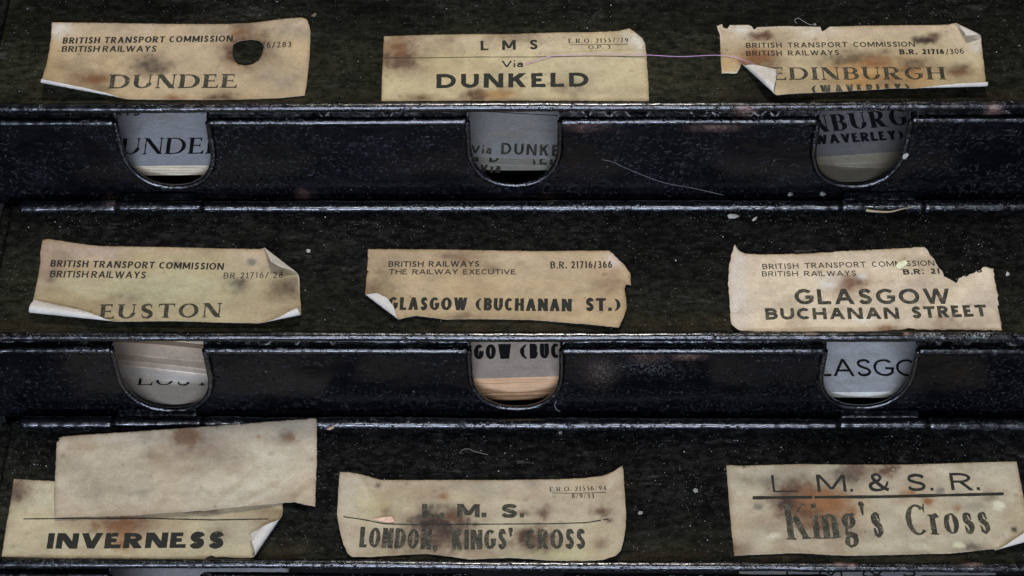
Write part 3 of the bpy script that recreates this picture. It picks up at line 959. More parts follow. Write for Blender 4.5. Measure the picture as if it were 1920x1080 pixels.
def paper(row, outline, label, base=TAN, h=None, curls=(), stains=(), texts=(), rules=(), holes=(), base_h=.0002, speck=.25, top=PINK, topk=.5, seed=0, rag=.00012, group='paper labels lying on the tin lids', cat='paper label', name='paper_label', wav=.35, torn=()):
    r = rows[row]
    O = r['lid0']
    hf0 = h
    def hf(x, y):
        v = (fbm(x / 60, y / 50, seed, 3) - .35) * wav * 1.8
        v = np.maximum(v, 0)
        return v + (hf0(x, y) if hf0 else 0)
    sh = Sheet(O, LN, LT, hf, curls, base_h)
    o = np.array(outline, float)
    q = ragged(sheet_q := sh.flat(o[:, 0], o[:, 1]), rag, .0016)
    hq = [ragged(sh.flat(np.array(hh, float)[:, 0], np.array(hh, float)[:, 1]), .0001, .0012) for hh in holes]
    V2, T = grid_poly(q, .00105, hq)
    if len(T) and np.cross(V2[T[0][1]] - V2[T[0][0]], V2[T[0][2]] - V2[T[0][0]]) < 0:
        T = [t[::-1] for t in T]
    P = sh.pos(V2); nb = sh.surf(V2, -.00011) - P
    W, F, nt_, nsd = shell(P, T, nb)
    # colours
    fx = sh.O + V2[:, :1] * sh.X + V2[:, 1:] * sh.T
    px, py = project(fx)
    col = np.tile(np.array(base), (len(V2), 1))
    y0, y1 = o[:, 1].min(), o[:, 1].max()
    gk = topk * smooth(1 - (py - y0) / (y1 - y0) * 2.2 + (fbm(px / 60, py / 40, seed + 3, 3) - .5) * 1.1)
    col = col * (1 - gk[:, None]) + np.array(top) * gk[:, None]  # upper part tinted; pinkish tones paint in a sheen of light
    col = col * (np.array([.94, .905, .855]) if row != 'C' else np.array([.91, .885, .86]))
    mottle = fbm(px / 45, py / 30, seed + 8, 4) - .5
    col = col * (1 + .46 * mottle[:, None])
    warm = smooth((fbm(px / 80, py / 60, seed + 21, 3) - .5) * 4)
    col = col * (1 - warm[:, None] * np.array([.02, .05, .10]))
    sc = smooth((fbm(px / 75, py / 42, seed + 61, 4) - .52) * 4.5)[:, None] * .42
    col = col * (1 - sc) + np.array((.30, .205, .12)) * sc
    for st in stains:
        x, y, sx, sy, c, k = st[:6]
        hard = st[6] if len(st) > 6 else 1.0
        wx_ = (fbm(px / 16, py / 12, seed + int(x) % 97, 4) - .5) * 1.3; wy_ = (fbm(px / 16, py / 12, seed + int(y) % 89 + 50, 4) - .5) * 1.3
        d2 = ((px - x) / sx / 1.1 + wx_) ** 2 + ((py - y) / sy / 1.1 + wy_) ** 2
        a = k * np.exp(-(d2 ** hard))
        if k > .45:
            rg = np.exp(-((np.sqrt(d2) - 1.0) / .09) ** 2) * smooth((fbm(px / 12, py / 12, seed + 5, 3) - .38) * 6)
            a = np.maximum(a, rg * k * .62)
        a = a * (.70 + .9 * fbm(px / 6, py / 5, seed + 77, 4)) * 1.5
        a = np.clip(a, 0, 1)[:, None]
        col = col * (1 - a) + np.array(c) * a
    # worn, slightly dark rim of the sheet; pale feathered fibres where it is torn
    dn = []
    for p_ in [o] + [np.array(h_, float) for h_ in holes]:
        for a_, b_ in zip(p_, np.roll(p_, -1, 0)):
            for t_ in np.linspace(0, 1, max(1, int(np.linalg.norm(b_ - a_) / 3)), endpoint=False): dn.append(a_ + (b_ - a_) * t_)
    dn = np.array(dn); de = np.full(len(px), 1e9)
    for d_ in dn: de = np.minimum(de, (px - d_[0]) ** 2 + (py - d_[1]) ** 2)
    de = np.sqrt(de)
    ek = np.exp(-(de / 5) ** 2) * (.15 + .5 * fbm(px / 30, py / 30, seed + 31, 2))
    col = col * (1 - ek[:, None] * np.array([.45, .55, .65]))
    for (x, y, rr_) in torn:
        tk = np.exp(-(de / 2.8) ** 2) * np.exp(-((px - x) ** 2 + (py - y) ** 2) / rr_ ** 2) * .8
        col = col * (1 - tk[:, None]) + np.array((.70, .64, .54)) * tk[:, None]
    # tiny brown fox marks
    g_ = np.random.default_rng(seed)
    for _ in range(26):
        x = g_.uniform(o[:, 0].min(), o[:, 0].max()); y = g_.uniform(y0, y1); sg = g_.uniform(1.6, 4.2)
        a = np.exp(-((px - x) / sg) ** 2 - ((py - y) / (sg * .7)) ** 2)[:, None] * g_.uniform(.15, .6)
        col = col * (1 - a) + np.array(DKBR) * a
    mi = [0] * nt_ + [1] * nt_ + [1] * nsd
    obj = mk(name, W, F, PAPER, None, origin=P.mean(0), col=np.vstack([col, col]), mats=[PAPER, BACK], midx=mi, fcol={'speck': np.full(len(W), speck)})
    tag(obj, label, cat, group)
    m = (lambda c: in_poly(c, q) & ~np.any([in_poly(c, hh) for hh in hq], axis=0)) if hq else (lambda c: in_poly(c, q))
    for t in texts:
        put_text(sh, obj, mask=m, **t)
    for ru in rules:
        put_rule(sh, obj, **ru)
    return obj, sh


def bumpf(lst):
    """height in mm from soft mounds / lifted corners (x, y, sx, sy, mm)"""
    def f(x, y):
        s = 0
        for (a, b, sx, sy, k) in lst:
            s = s + k * np.exp(-((x - a) / sx) ** 2 - ((y - b) / sy) ** 2)
        return s
    return f


def creases(f, lst):
    """sharp little folds added to a height function: (x0, y0, x1, y1, width, mm)"""
    def g(x, y):
        v = f(x, y) if f else 0
        for (x0, y0, x1, y1, w_, k) in lst:
            dx, dy = x1 - x0, y1 - y0; L = math.hypot(dx, dy); t = ((x - x0) * dx + (y - y0) * dy) / L / L; d = np.abs((x - x0) * dy - (y - y0) * dx) / L
            v = v + k * np.clip(1 - d / w_, 0, 1) * smooth(np.clip(np.minimum(t, 1 - t) * 5 + .2, 0, 1)) * (t > -.02) * (t < 1.02)
        return v
    return g


T_ = lambda s, x0, y0, x1, y1, cap, tv, th, **k: dict(s=s, p0=(x0, y0), p1=(x1, y1), cap=cap, tv=tv, th=th, **k)
SM = dict(track=.15, space=.50)

# 1 DUNDEE
paper('A', [(97, 42), (200, 43), (330, 45), (430, 45), (470, 43), (535, 35), (566, 33), (575, 36), (580, 48), (582, 60), (581, 95), (578, 130), (575, 158), (571, 179), (520, 184), (440, 187),
            (330, 187), (280, 187), (240, 186), (200, 184), (160, 178), (120, 171), (75, 163), (78, 148), (86, 125), (92, 95), (96, 70)],
      'tan DUNDEE label with a round hole burnt through it and its left foot curled up',
      h=bumpf([(60, 172, 110, 52, 8.5), (590, 40, 40, 30, 1.5), (400, 40, 90, 20, .6)]),
      curls=[((70, 152), (268, 190), 1, .0010, .0007, 150)],
      stains=[(465, 98, 44, 36, BROWN, .38), (180, 150, 22, 9, RUSTC, .62, 1.5), (170, 146, 40, 20, BROWN, .30), (192, 168, 14, 5, BROWN, .35), (284, 125, 30, 17, DKBR, .55), (442, 98, 24, 15, BROWN, .8), (447, 60, 16, 10, RUSTC, .55, 1.5),
              (455, 50, 25, 10, BROWN, .35), (470, 72, 40, 20, BROWN, .35), (325, 183, 20, 6, RUSTC, .6), (415, 182, 26, 8, BROWN, .6), (520, 150, 45, 18, GREY, .35), (330, 30, 200, 14, GREY, .20), (540, 55, 40, 14, GREY, .25),
              (110, 55, 22, 14, PALE, .6), (500, 100, 18, 22, DKBR, .2)],
      holes=[[(436, 93), (437, 84), (444, 79), (455, 76), (470, 74), (484, 76), (492, 81), (494, 90), (491, 102), (485, 113), (474, 120), (461, 123), (447, 121), (439, 113), (436, 103)]],
      texts=[T_('BRITISH TRANSPORT COMMISSION', 117, 82, 436, 78, 11.5, .235, .165, **SM), T_('BRITISH RAILWAYS', 115, 97.5, 293, 97, 11, .22, .16, track=.13, space=.30),
             T_('716/283', 482, 90, 546, 88.5, 10.5, .15, .13, track=.25), T_('DUNDEE', 204, 166, 443, 165, 26, .28, .09, serif=.09, track=.15, mat=INK_OLD)], seed=11)

# 2 DUNKELD
paper('A', [(720, 68), (800, 65.5), (880, 64), (960, 64), (1040, 61), (1120, 60), (1160, 58), (1180, 53), (1190, 60), (1204, 71), (1209, 80), (1212, 100), (1215, 145), (1217, 189.5), (960, 188.5), (715, 189.5), (717, 130)],
      'speckled yellowish DUNKELD label tucked flush behind the front roll', base=(.52, .445, .275),
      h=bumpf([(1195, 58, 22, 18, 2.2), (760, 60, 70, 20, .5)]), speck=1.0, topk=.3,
      stains=[(752, 112, 30, 18, BROWN, .85), (745, 85, 20, 14, RUSTC, .55), (760, 80, 40, 20, BROWN, .35), (895, 178, 26, 10, BROWN, .7), (940, 176, 18, 8, OCH, .75), (950, 170, 24, 14, BROWN, .3), (790, 181, 24, 6, BROWN, .5),
              (1075, 160, 28, 16, BROWN, .55), (1052, 150, 20, 12, RUSTC, .25), (960, 72, 50, 12, BROWN, .35), (840, 72, 20, 8, BROWN, .3), (1195, 75, 20, 16, PALE, .5), (1100, 130, 120, 40, (.52, .47, .30), .3)],
      texts=[T_('L M S', 901, 94.5, 1009, 92.5, 18, .24, .18, track=.15, space=1.0), T_('E.R.O. 21557/79', 1066, 81, 1178, 79, 8, .22, .07, serif=.06, track=.20, space=.5), T_('O.P. 3', 1103, 92, 1145, 91.5, 6.5, .24, .10, serif=.05, track=.25),
             T_('Via', 940, 126, 981, 126, 12, .22, .18, track=.18), T_('DUNKELD', 818, 165.5, 1104, 162.5, 26.5, .29, .23, track=.28, mat=INK)],
      rules=[dict(pts=[(721, 109), (800, 108.5), (900, 107), (1000, 107), (1100, 105), (1210, 106)], thick=1.2), dict(pts=[(1068, 84), (1120, 83.5), (1178, 83)], thick=.9)], seed=23)

# 3 EDINBURGH
paper('A', [(1344, 49), (1354, 45), (1356, 52), (1364, 54), (1368, 47), (1405, 47), (1410, 50), (1414, 56), (1420, 51), (1470, 49), (1538, 50), (1541, 59), (1544, 58), (1556, 50), (1640, 48), (1776, 46.5),
            (1786, 45), (1832, 45), (1838, 62), (1840, 80), (1845, 120), (1849, 156), (1853, 172), (1800, 172), (1740, 169), (1690, 165), (1640, 168), (1560, 172.5), (1480, 176), (1455, 179), (1420, 182), (1394, 180), (1390, 150), (1392, 130), (1391, 117), (1387, 128),
            (1382, 137), (1376, 138), (1364, 137), (1353, 138), (1351, 100), (1350, 66)],
      'torn EDINBURGH (WAVERLEY) label with its left foot rolled into a tube', base=(.50, .42, .265),
      h=creases(bumpf([(1720, 172, 190, 26, 4.8), (1460, 170, 60, 30, 4.8), (1590, 120, 60, 40, 1.2), (1840, 120, 30, 70, 2.0)]), [(1470, 80, 1535, 50, 10, .8), (1540, 52, 1560, 100, 8, .6), (1560, 132, 1640, 100, 10, 1.0), (1600, 125, 1700, 135, 12, .9), (1360, 65, 1440, 72, 8, .5), (1530, 155, 1640, 162, 8, .5)]), topk=.35, wav=.6,
      curls=[((1390, 115), (1458, 176), 1, .0017, .0022, 185, lambda x, y: (x > 1389.5) & (x < 1500)), ((1660, 166), (1858, 159.5), 1, .0006, .0014, 170, lambda x, y: x > 1655), ((1774, 42), (1842, 80), -1, .0012, .0020, 175)],
      torn=[(1355, 50, 25), (1400, 48, 30), (1545, 55, 20), (1370, 138, 22), (1480, 50, 60)],
      stains=[(1425, 68, 22, 8, BROWN, .75, 1.5), (1415, 108, 34, 20, RUSTC, .65), (1440, 122, 26, 14, BROWN, .35), (1735, 75, 20, 8, DKBR, .65, 1.6), (1752, 67, 12, 6, BROWN, .6), (1801, 134, 18, 9, RUSTC, .7, 1.5), (1800, 130, 22, 12, DKBR, .35),
              (1610, 135, 45, 24, OCH, .55), (1600, 112, 50, 14, DKBR, .45), (1645, 115, 18, 8, RUSTC, .8), (1710, 135, 32, 22, OCH, .5), (1712, 120, 30, 12, DKBR, .45), (1640, 148, 60, 18, OCH, .35), (1670, 150, 40, 16, BROWN, .3),
              (1390, 55, 20, 9, PALE, .6), (1520, 55, 40, 10, PALE, .3), (1830, 85, 14, 12, PALE, .5), (1660, 97, 8, 4, BROWN, .5), (1360, 120, 18, 14, OCH, .35), (1530, 160, 60, 16, BROWN, .15)],
      texts=[T_('BRITISH TRANSPORT COMMISSION', 1399, 90, 1716, 87.5, 9.5, .19, .155, track=.20, space=.75), T_('BRITISH RAILWAYS', 1399, 105, 1574, 103.5, 9.5, .19, .155, track=.20, space=.75),
             T_('B.R. 21716', 1687, 102, 1771, 101.5, 9.5, .30, .22, track=.16, space=.6), T_('/306', 1774, 102, 1808, 100.5, 10, .15, .13, track=.16),
             T_('EDINBURGH', 1449, 150, 1772, 149, 23.5, .27, .08, serif=.10, track=.20, mat=INK_OLD), T_('(WAVERLEY)', 1524, 176, 1706, 172.5, 16, .30, .20, track=.30, mat=INK_OLD)], seed=37)

# 4 EUSTON
paper('B', [(80, 450), (90, 448), (112, 451), (150, 457), (188, 461.5), (300, 463), (420, 466), (487, 467), (500, 464), (546, 470), (556, 484), (561, 520), (563, 560), (566, 612), (520, 606), (480, 606), (430, 605), (330, 602),
            (225, 603), (150, 616), (52, 620), (57, 585), (66, 545), (73, 510), (76, 490), (75, 475)],
      'EUSTON label with a white rolled foot and its right top corner turned up', base=(.46, .40, .25),
      h=bumpf([(330, 600, 260, 30, 3.0), (70, 450, 60, 40, 2.0), (560, 560, 40, 50, 2.5), (60, 580, 60, 60, 1.0)]),
      curls=[((48, 579), (240, 603), 1, .0031, .0010, 195), ((484, 605), (574, 583), 1, .0008, .0029, 190), ((486, 462), (562, 524), -1, .0010, .0016, 140)],
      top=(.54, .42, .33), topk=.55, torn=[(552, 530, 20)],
      stains=[(95, 512, 14, 14, DKBR, .65), (100, 482, 30, 22, BROWN, .35), (86, 500, 20, 40, (.40, .28, .2), .4), (447, 534, 18, 12, DKBR, .6), (540, 540, 26, 18, DKBR, .55), (520, 550, 30, 20, BROWN, .3), (469, 492, 9, 6, GREY, .7, 2),
              (330, 495, 14, 4, DKBR, .4), (255, 555, 36, 10, DKBR, .35, 1.0), (490, 575, 60, 14, (.40, .32, .2), .4), (180, 470, 60, 14, (.42, .33, .28), .4), (300, 540, 120, 30, (.44, .41, .26), .4), (520, 480, 20, 30, BROWN, .25)],
      texts=[T_('BRITISH TRANSPORT COMMISSION', 94, 500, 419, 506, 12.5, .225, .165, **SM), T_('BRITISH RAILWAYS', 93, 520, 273, 522, 12.5, .20, .15, track=.13, space=.30), T_('BR 21716/ 28', 419, 522.5, 530, 521, 11, .13, .11, track=.26, space=.55),
             T_('EUSTON', 187, 598, 414, 595, 27, .27, .09, serif=.09, track=.17, mat=INK_OLD)], seed=41)

# 5 GLASGOW (BUCHANAN ST.)
paper('B', [(690, 467), (840, 468), (1000, 471), (1100, 470), (1141, 470), (1150, 476), (1160, 487), (1171, 497), (1177, 506), (1182, 512), (1183, 535), (1174, 533), (1171, 541), (1174, 560), (1175, 578), (1168, 598), (1160, 614),
            (1100, 608), (1000, 600), (900, 598), (835, 599), (805, 595), (780, 592), (762, 595), (744, 601), (722, 600), (700, 592), (686, 576), (684, 555), (688, 512), (691, 510), (688, 506), (690, 486), (693, 485), (690, 484)],
      'GLASGOW (BUCHANAN ST.) label with its left lower corner folded over', base=(.49, .385, .24), topk=.25,
      h=bumpf([(1150, 600, 70, 40, 3.0), (720, 590, 60, 25, 1.5), (900, 600, 160, 14, 1.2), (1178, 500, 20, 30, 1.2)]), wav=.25,
      curls=[((680, 546), (750, 598), 1, .0009, .0011, 165), ((1180, 570), (1160, 622), -1, .0012, .0008, 60)],
      stains=[(720, 520, 30, 30, DKBR, .30, 1.0), (700, 545, 20, 20, BROWN, .30), (848, 478, 26, 8, BROWN, .40), (870, 490, 16, 14, BROWN, .3), (922, 503, 14, 8, BROWN, .35), (1150, 530, 30, 18, BROWN, .25), (1155, 485, 16, 12, PINK, .6), (855, 596, 30, 6, DKBR, .3), (870, 590, 10, 5, DKBR, .3)],
      texts=[T_('BRITISH RAILWAYS', 728, 500.5, 899, 500, 10.5, .20, .165, track=.14, space=.62), T_('THE RAILWAY EXECUTIVE', 729, 514.5, 967, 514.5, 9.5, .19, .16, track=.14, space=.62),
             T_('B.R. 21716/366', 1032, 503.5, 1148, 502.5, 13, .19, .13, track=.14, space=.5, wx=.7), T_('GLASGOW', 727, 581, 876, 582, 24, .27, .20, track=.12, wx=.75), T_('(BUCHANAN', 892, 582, 1072, 584, 23.5, .27, .20, track=.12, wx=.75), T_('ST.)', 1098, 583, 1163, 583, 24, .27, .20, track=.13, wx=.75)], seed=53)

# 6 GLASGOW BUCHANAN STREET
paper('B', [(1378, 458), (1381, 464), (1386, 470), (1397, 475.5), (1420, 477), (1500, 476), (1600, 470), (1680, 466), (1724, 463.5), (1733, 463), (1739, 468), (1744, 478), (1750, 484), (1755, 494), (1761, 503), (1766, 507), (1770, 518), (1778, 522), (1786, 526),
            (1793, 531), (1797, 522), (1803, 520), (1806, 517), (1812, 519), (1818, 514), (1826, 512), (1832, 508), (1838, 507), (1843, 501), (1848, 500), (1856, 503), (1863, 504), (1865, 525), (1869, 545), (1872, 553), (1870, 560), (1873, 572), (1870, 574), (1874, 590), (1879, 619),
            (1800, 618), (1720, 618), (1704, 615), (1690, 618), (1600, 623), (1500, 622), (1410, 621), (1390, 620), (1380, 615), (1372, 608), (1369, 590), (1368, 560), (1365, 530), (1367, 500), (1372, 475)],
      'pale GLASGOW BUCHANAN STREET label with its right top corner torn away', base=(.66, .57, .43), topk=.3, speck=.08,
      h=bumpf([(1360, 540, 34, 120, 4.0), (1376, 455, 20, 20, 2.5), (1740, 470, 30, 20, 1.2), (1850, 500, 30, 20, 1.0)]), wav=.22, rag=.00025, torn=[(1750, 490, 26), (1780, 525, 22), (1815, 515, 22), (1845, 502, 15), (1735, 464, 14), (1872, 565, 14)],
      stains=[(1595, 532, 30, 16, RUSTC, .6), (1600, 528, 24, 10, BROWN, .5), (1560, 525, 20, 12, PALE, .35), (1661, 616, 14, 6, RUSTC, .5), (1790, 606, 60, 10, BROWN, .3), (1380, 540, 20, 70, (.66, .58, .50), .5), (1840, 560, 30, 40, (.50, .42, .32), .35),
              (1840, 602, 40, 14, (.48, .38, .26), .35), (1615, 600, 20, 5, (.68, .63, .50), .8, 2), (1770, 595, 14, 6, BROWN, .25), (1720, 540, 60, 20, (.55, .46, .36), .35), (1550, 535, 10, 6, PALE, .7), (1617, 518, 8, 5, PALE, .6)],
      texts=[T_('BRITISH TRANSPORT COMMISSION', 1430, 505, 1753, 498, 10, .17, .14, track=.20, space=.75), T_('BRITISH RAILWAYS', 1429, 518.5, 1606, 517, 9.5, .17, .14, track=.20, space=.75), T_('B.R. 21716/308', 1694, 515, 1842, 511, 10, .28, .22, track=.20, space=.7),
             T_('GLASGOW', 1491, 571, 1784, 570, 29, .24, .21, track=.20, mat=INK_OLD), T_('BUCHANAN', 1436, 599.5, 1687, 598, 21.5, .28, .25, track=.20, mat=INK_OLD), T_('STREET', 1711, 597, 1852, 593, 22, .28, .25, track=.18, mat=INK_OLD)], seed=67)

# 7 INVERNESS
paper('C', [(26, 898), (60, 900), (100, 902), (300, 906), (450, 915), (530, 925), (530, 960), (533, 1043), (500, 1046), (440, 1046), (420, 1044), (405, 1045), (396, 1041), (390, 1044), (384, 1048), (250, 1047), (100, 1046), (3, 1044), (12, 985), (20, 940)],
      'INVERNESS label lying partly under the blank slip, its right foot rolled back', base=(.49, .43, .275), topk=.2,
      h=bumpf([(560, 950, 50, 60, 1.5)]), wav=.25,
      curls=[((532, 950), (462, 1050), -1, .0030, .0036, 205)],
      stains=[(37, 922, 18, 18, BROWN, .75), (30, 925, 10, 10, DKBR, .4), (232, 985, 42, 16, RUSTC, .8), (226, 1020, 20, 14, RUSTC, .6), (228, 975, 60, 20, BROWN, .4), (380, 958, 34, 5, BROWN, .6), (440, 1000, 50, 26, (.42, .36, .24), .6), (415, 1000, 20, 14, BROWN, .3), (100, 930, 40, 20, (.50, .46, .31), .4), (500, 950, 40, 16, BROWN, .2)],
      texts=[T_('INVERNESS', 87, 1029, 420, 1027, 29, .40, .25, track=.16, mat=INK)],
      rules=[dict(pts=[(44, 973), (150, 972), (280, 972), (400, 975), (503, 973)], thick=2.2)], seed=71)

# 8 the blank slip
paper('C', [(109, 822), (118, 818), (250, 809), (420, 797), (590, 784), (594, 786), (594, 860), (592, 915), (591, 950), (570, 946), (552, 941.5), (530, 943), (500, 946), (440, 951), (390, 957), (320, 961), (240, 967), (170, 968), (103, 970), (101, 930), (104, 880), (106, 830), (112, 824)],
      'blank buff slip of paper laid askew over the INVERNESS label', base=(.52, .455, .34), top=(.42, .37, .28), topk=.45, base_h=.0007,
      h=creases(lambda x, y: 1.2 + 4.2 * smooth((860 - y) / 90) * smooth((x - 60) / 300 + .2) + 1.6 * np.exp(-((x - 400) / 170) ** 2 - ((y - 965) / 40) ** 2) + 1.4 * np.exp(-((x - 585) / 50) ** 2 - ((y - 945) / 26) ** 2) + .6 * np.exp(-((x - 100) / 60) ** 2 - ((y - 960) / 70) ** 2),
        [(390, 956, 500, 880, 14, 1.0), (440, 952, 530, 905, 10, .9), (548, 942, 594, 900, 12, 1.2), (150, 930, 190, 850, 10, .5), (110, 845, 250, 838, 8, .4), (300, 960, 330, 900, 12, .5)]),
      stains=[(352, 820, 20, 17, RUSTC, .95, 2.0), (352, 824, 34, 26, BROWN, .45), (542, 821, 8, 7, RUSTC, .8, 1.5), (535, 822, 22, 14, BROWN, .45), (483, 819, 3, 2.5, RUSTC, .9), (285, 850, 16, 12, BROWN, .30), (380, 840, 90, 30, GREY, .22), (240, 905, 60, 20, GREY, .15), (360, 880, 24, 12, BROWN, .2),
              (140, 875, 50, 30, GREY, .18), (180, 920, 40, 10, GREY, .2), (515, 870, 60, 40, (.58, .54, .42), .35), (420, 930, 60, 20, (.60, .55, .43), .3), (265, 925, 20, 6, GREY, .3), (430, 850, 40, 20, BROWN, .15)], seed=83, speck=.10,
      cat='paper slip', name='paper_slip', rag=.00016)

# 9 LONDON, KINGS' CROSS
paper('C', [(637, 885), (655, 885.5), (675, 889), (715, 900), (780, 900), (960, 900), (1060, 898), (1100, 896), (1130, 892), (1150, 884), (1160, 877), (1167, 873), (1169, 885), (1171, 920), (1174, 960), (1173, 990), (1169, 1015), (1164, 1032), (1154, 1042), (1130, 1050), (1090, 1052),
            (1030, 1051), (960, 1046), (920, 1047), (880, 1049), (840, 1043), (800, 1038.5), (760, 1040), (700, 1044), (660, 1044), (652, 1038), (643, 1018), (636, 990), (632, 965), (634, 925)],
      "L. M. S. LONDON, KINGS' CROSS label with both ends bowed up", base=(.49, .425, .29), topk=.3, speck=.4,
      h=creases(bumpf([(620, 950, 50, 120, 5.5), (1185, 950, 50, 120, 6.0), (900, 1050, 400, 18, .8)]), [(670, 890, 720, 960, 10, .5), (820, 960, 812, 1005, 5, .5), (1140, 890, 1120, 1045, 14, .5), (830, 985, 824, 1008, 5, .5)]), wav=.35,
      stains=[(835, 1005, 56, 34, BROWN, .5), (820, 985, 44, 28, DKBR, .75), (805, 970, 18, 16, DKBR, .6), (850, 965, 20, 10, BROWN, .6), (1005, 1015, 40, 24, BROWN, .7), (990, 1010, 16, 14, DKBR, .4), (725, 958, 10, 8, BROWN, .55), (832, 930, 8, 6, RUSTC, .6), (708, 910, 5, 4, DKBR, .6), (1020, 962, 12, 12, BROWN, .6), (985, 962, 12, 6, BROWN, .5),
              (1130, 960, 18, 12, BROWN, .55), (1128, 1020, 12, 10, BROWN, .4), (1142, 975, 5, 4, DKBR, .6), (890, 910, 50, 14, GREY, .25), (1000, 905, 20, 8, GREY, .4), (760, 1020, 70, 20, BROWN, .3), (892, 983, 4, 3, DKBR, .7), (650, 920, 20, 40, (.50, .44, .34), .5), (700, 950, 30, 20, (.50, .43, .2), .3), (1060, 1040, 60, 10, (.45, .42, .22), .4)],
      texts=[T_('E.R.O. 21556/94', 1031, 922, 1137, 919, 8.5, .20, .07, serif=.06, track=.20, space=.5), T_('8/9/33', 1072, 934, 1114, 934, 8.5, .20, .08, serif=.05, track=.2), T_('L.', 791, 970, 833, 970, 25, .36, .20, track=.12, mat=INK_OLD), T_('M.', 857, 970, 912, 970, 25, .36, .20, track=.12, mat=INK_OLD), T_('S.', 938, 970, 983, 970, 24, .33, .20, track=.12, mat=INK_OLD),
             T_('LONDON,', 673, 1026, 820, 1031, 38, .22, .15, track=.085, wx=.5, mat=INK_OLD), T_("KINGS'", 847, 1031, 962, 1029, 37, .22, .15, track=.085, wx=.5, mat=INK_OLD), T_('CROSS', 985, 1029, 1098, 1029, 37, .22, .15, track=.085, wx=.5, mat=INK_OLD)],
      rules=[dict(pts=[(644, 969), (680, 974), (720, 982), (780, 984), (900, 983), (1040, 982), (1100, 980), (1141, 973)], thick=2.0), dict(pts=[(1035, 924.5), (1080, 925), (1137, 923)], thick=1.0)], seed=97)

# 10 King's Cross
paper('C', [(1362, 872), (1400, 873), (1500, 870), (1600, 871), (1700, 871), (1800, 868), (1906, 865), (1910, 885), (1918, 925), (1925, 960), (1932, 1000), (1938, 1038), (1900, 1036), (1866, 1034), (1862, 1029), (1820, 1034), (1780, 1038), (1740, 1038), (1700, 1040), (1640, 1041), (1600, 1042), (1560, 1041), (1520, 1038), (1480, 1037), (1440, 1039), (1377, 1042), (1372, 1000), (1366, 930)],
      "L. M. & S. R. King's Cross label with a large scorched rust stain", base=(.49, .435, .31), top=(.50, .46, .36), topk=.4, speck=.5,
      h=creases(bumpf([(1930, 1010, 50, 40, 3.0), (1500, 1045, 90, 14, 1.2), (1780, 1045, 100, 14, 1.0)]), [(1524, 925, 1526, 975, 4, .7), (1860, 1030, 1925, 950, 10, .6)]), wav=.3,
      curls=[((1852, 1032), (1945, 1004), 1, .0012, .0020, 165)],
      stains=[(1515, 955, 62, 34, BROWN, .6), (1545, 985, 36, 12, BROWN, .5), (1440, 905, 18, 10, DKBR, .3), (1500, 930, 44, 26, BROWN, .85), (1540, 950, 50, 26, RUSTC, .55), (1480, 940, 20, 16, DKBR, .6), (1525, 965, 24, 14, DKBR, .5), (1592, 890, 26, 14, DKBR, .70), (1605, 885, 26, 14, BROWN, .5), (1560, 945, 40, 24, RUSTC, .6), (1662, 882, 20, 12, BROWN, .65), (1420, 950, 8, 5, GREY, .8, 2), (1763, 920, 8, 6, GREY, .8, 2), (1740, 940, 10, 6, RUSTC, .7), (1820, 950, 26, 8, GREY, .35),
              (1385, 1030, 22, 14, BROWN, .4), (1400, 900, 14, 8, BROWN, .3), (1820, 1026, 24, 7, DKBR, .5), (1795, 952, 6, 5, RUSTC, .5), (1700, 925, 16, 8, RUSTC, .5), (1860, 930, 20, 10, BROWN, .35), (1872, 948, 10, 7, (.62, .60, .42), .8, 2), (1798, 1022, 10, 6, (.60, .57, .38), .8, 2), (1720, 1025, 14, 8, (.56, .53, .38), .7, 2), (1600, 1000, 50, 14, BROWN, .25), (1450, 1005, 10, 5, (.6, .57, .42), .7), (1395, 874, 4, 3, DKBR, .7), (1900, 993, 5, 4, DKBR, .8), (1500, 890, 120, 20, GREY, .2)],
      texts=[T_('L', 1449, 923, 1497, 922, 32, .14, .08, serif=0), T_('M.', 1533, 922, 1600, 922, 32, .17, .13, track=.2), T_('&', 1629, 921, 1671, 920, 33, .20, .10, serif=.02), T_('S.', 1701, 921, 1751, 920, 32, .18, .15, track=.16), T_('R.', 1784, 919, 1838, 919, 32, .18, .14, track=.16),
             T_("King's", 1478, 1012, 1660, 1006, 66, .17, .055, serif=.045, track=.06, mat=INK_OLD), T_('Cross', 1703, 1004, 1860, 999, 57, .18, .06, serif=.045, track=.06, mat=INK_OLD)],
      rules=[dict(pts=[(1411, 933.5), (1500, 932.5), (1650, 931.5), (1800, 928), (1882, 926)], thick=5.5)], seed=101)

# ------------------------------------------------------------------ stored labels seen through the notches
SHW = (.50, .49, .47)


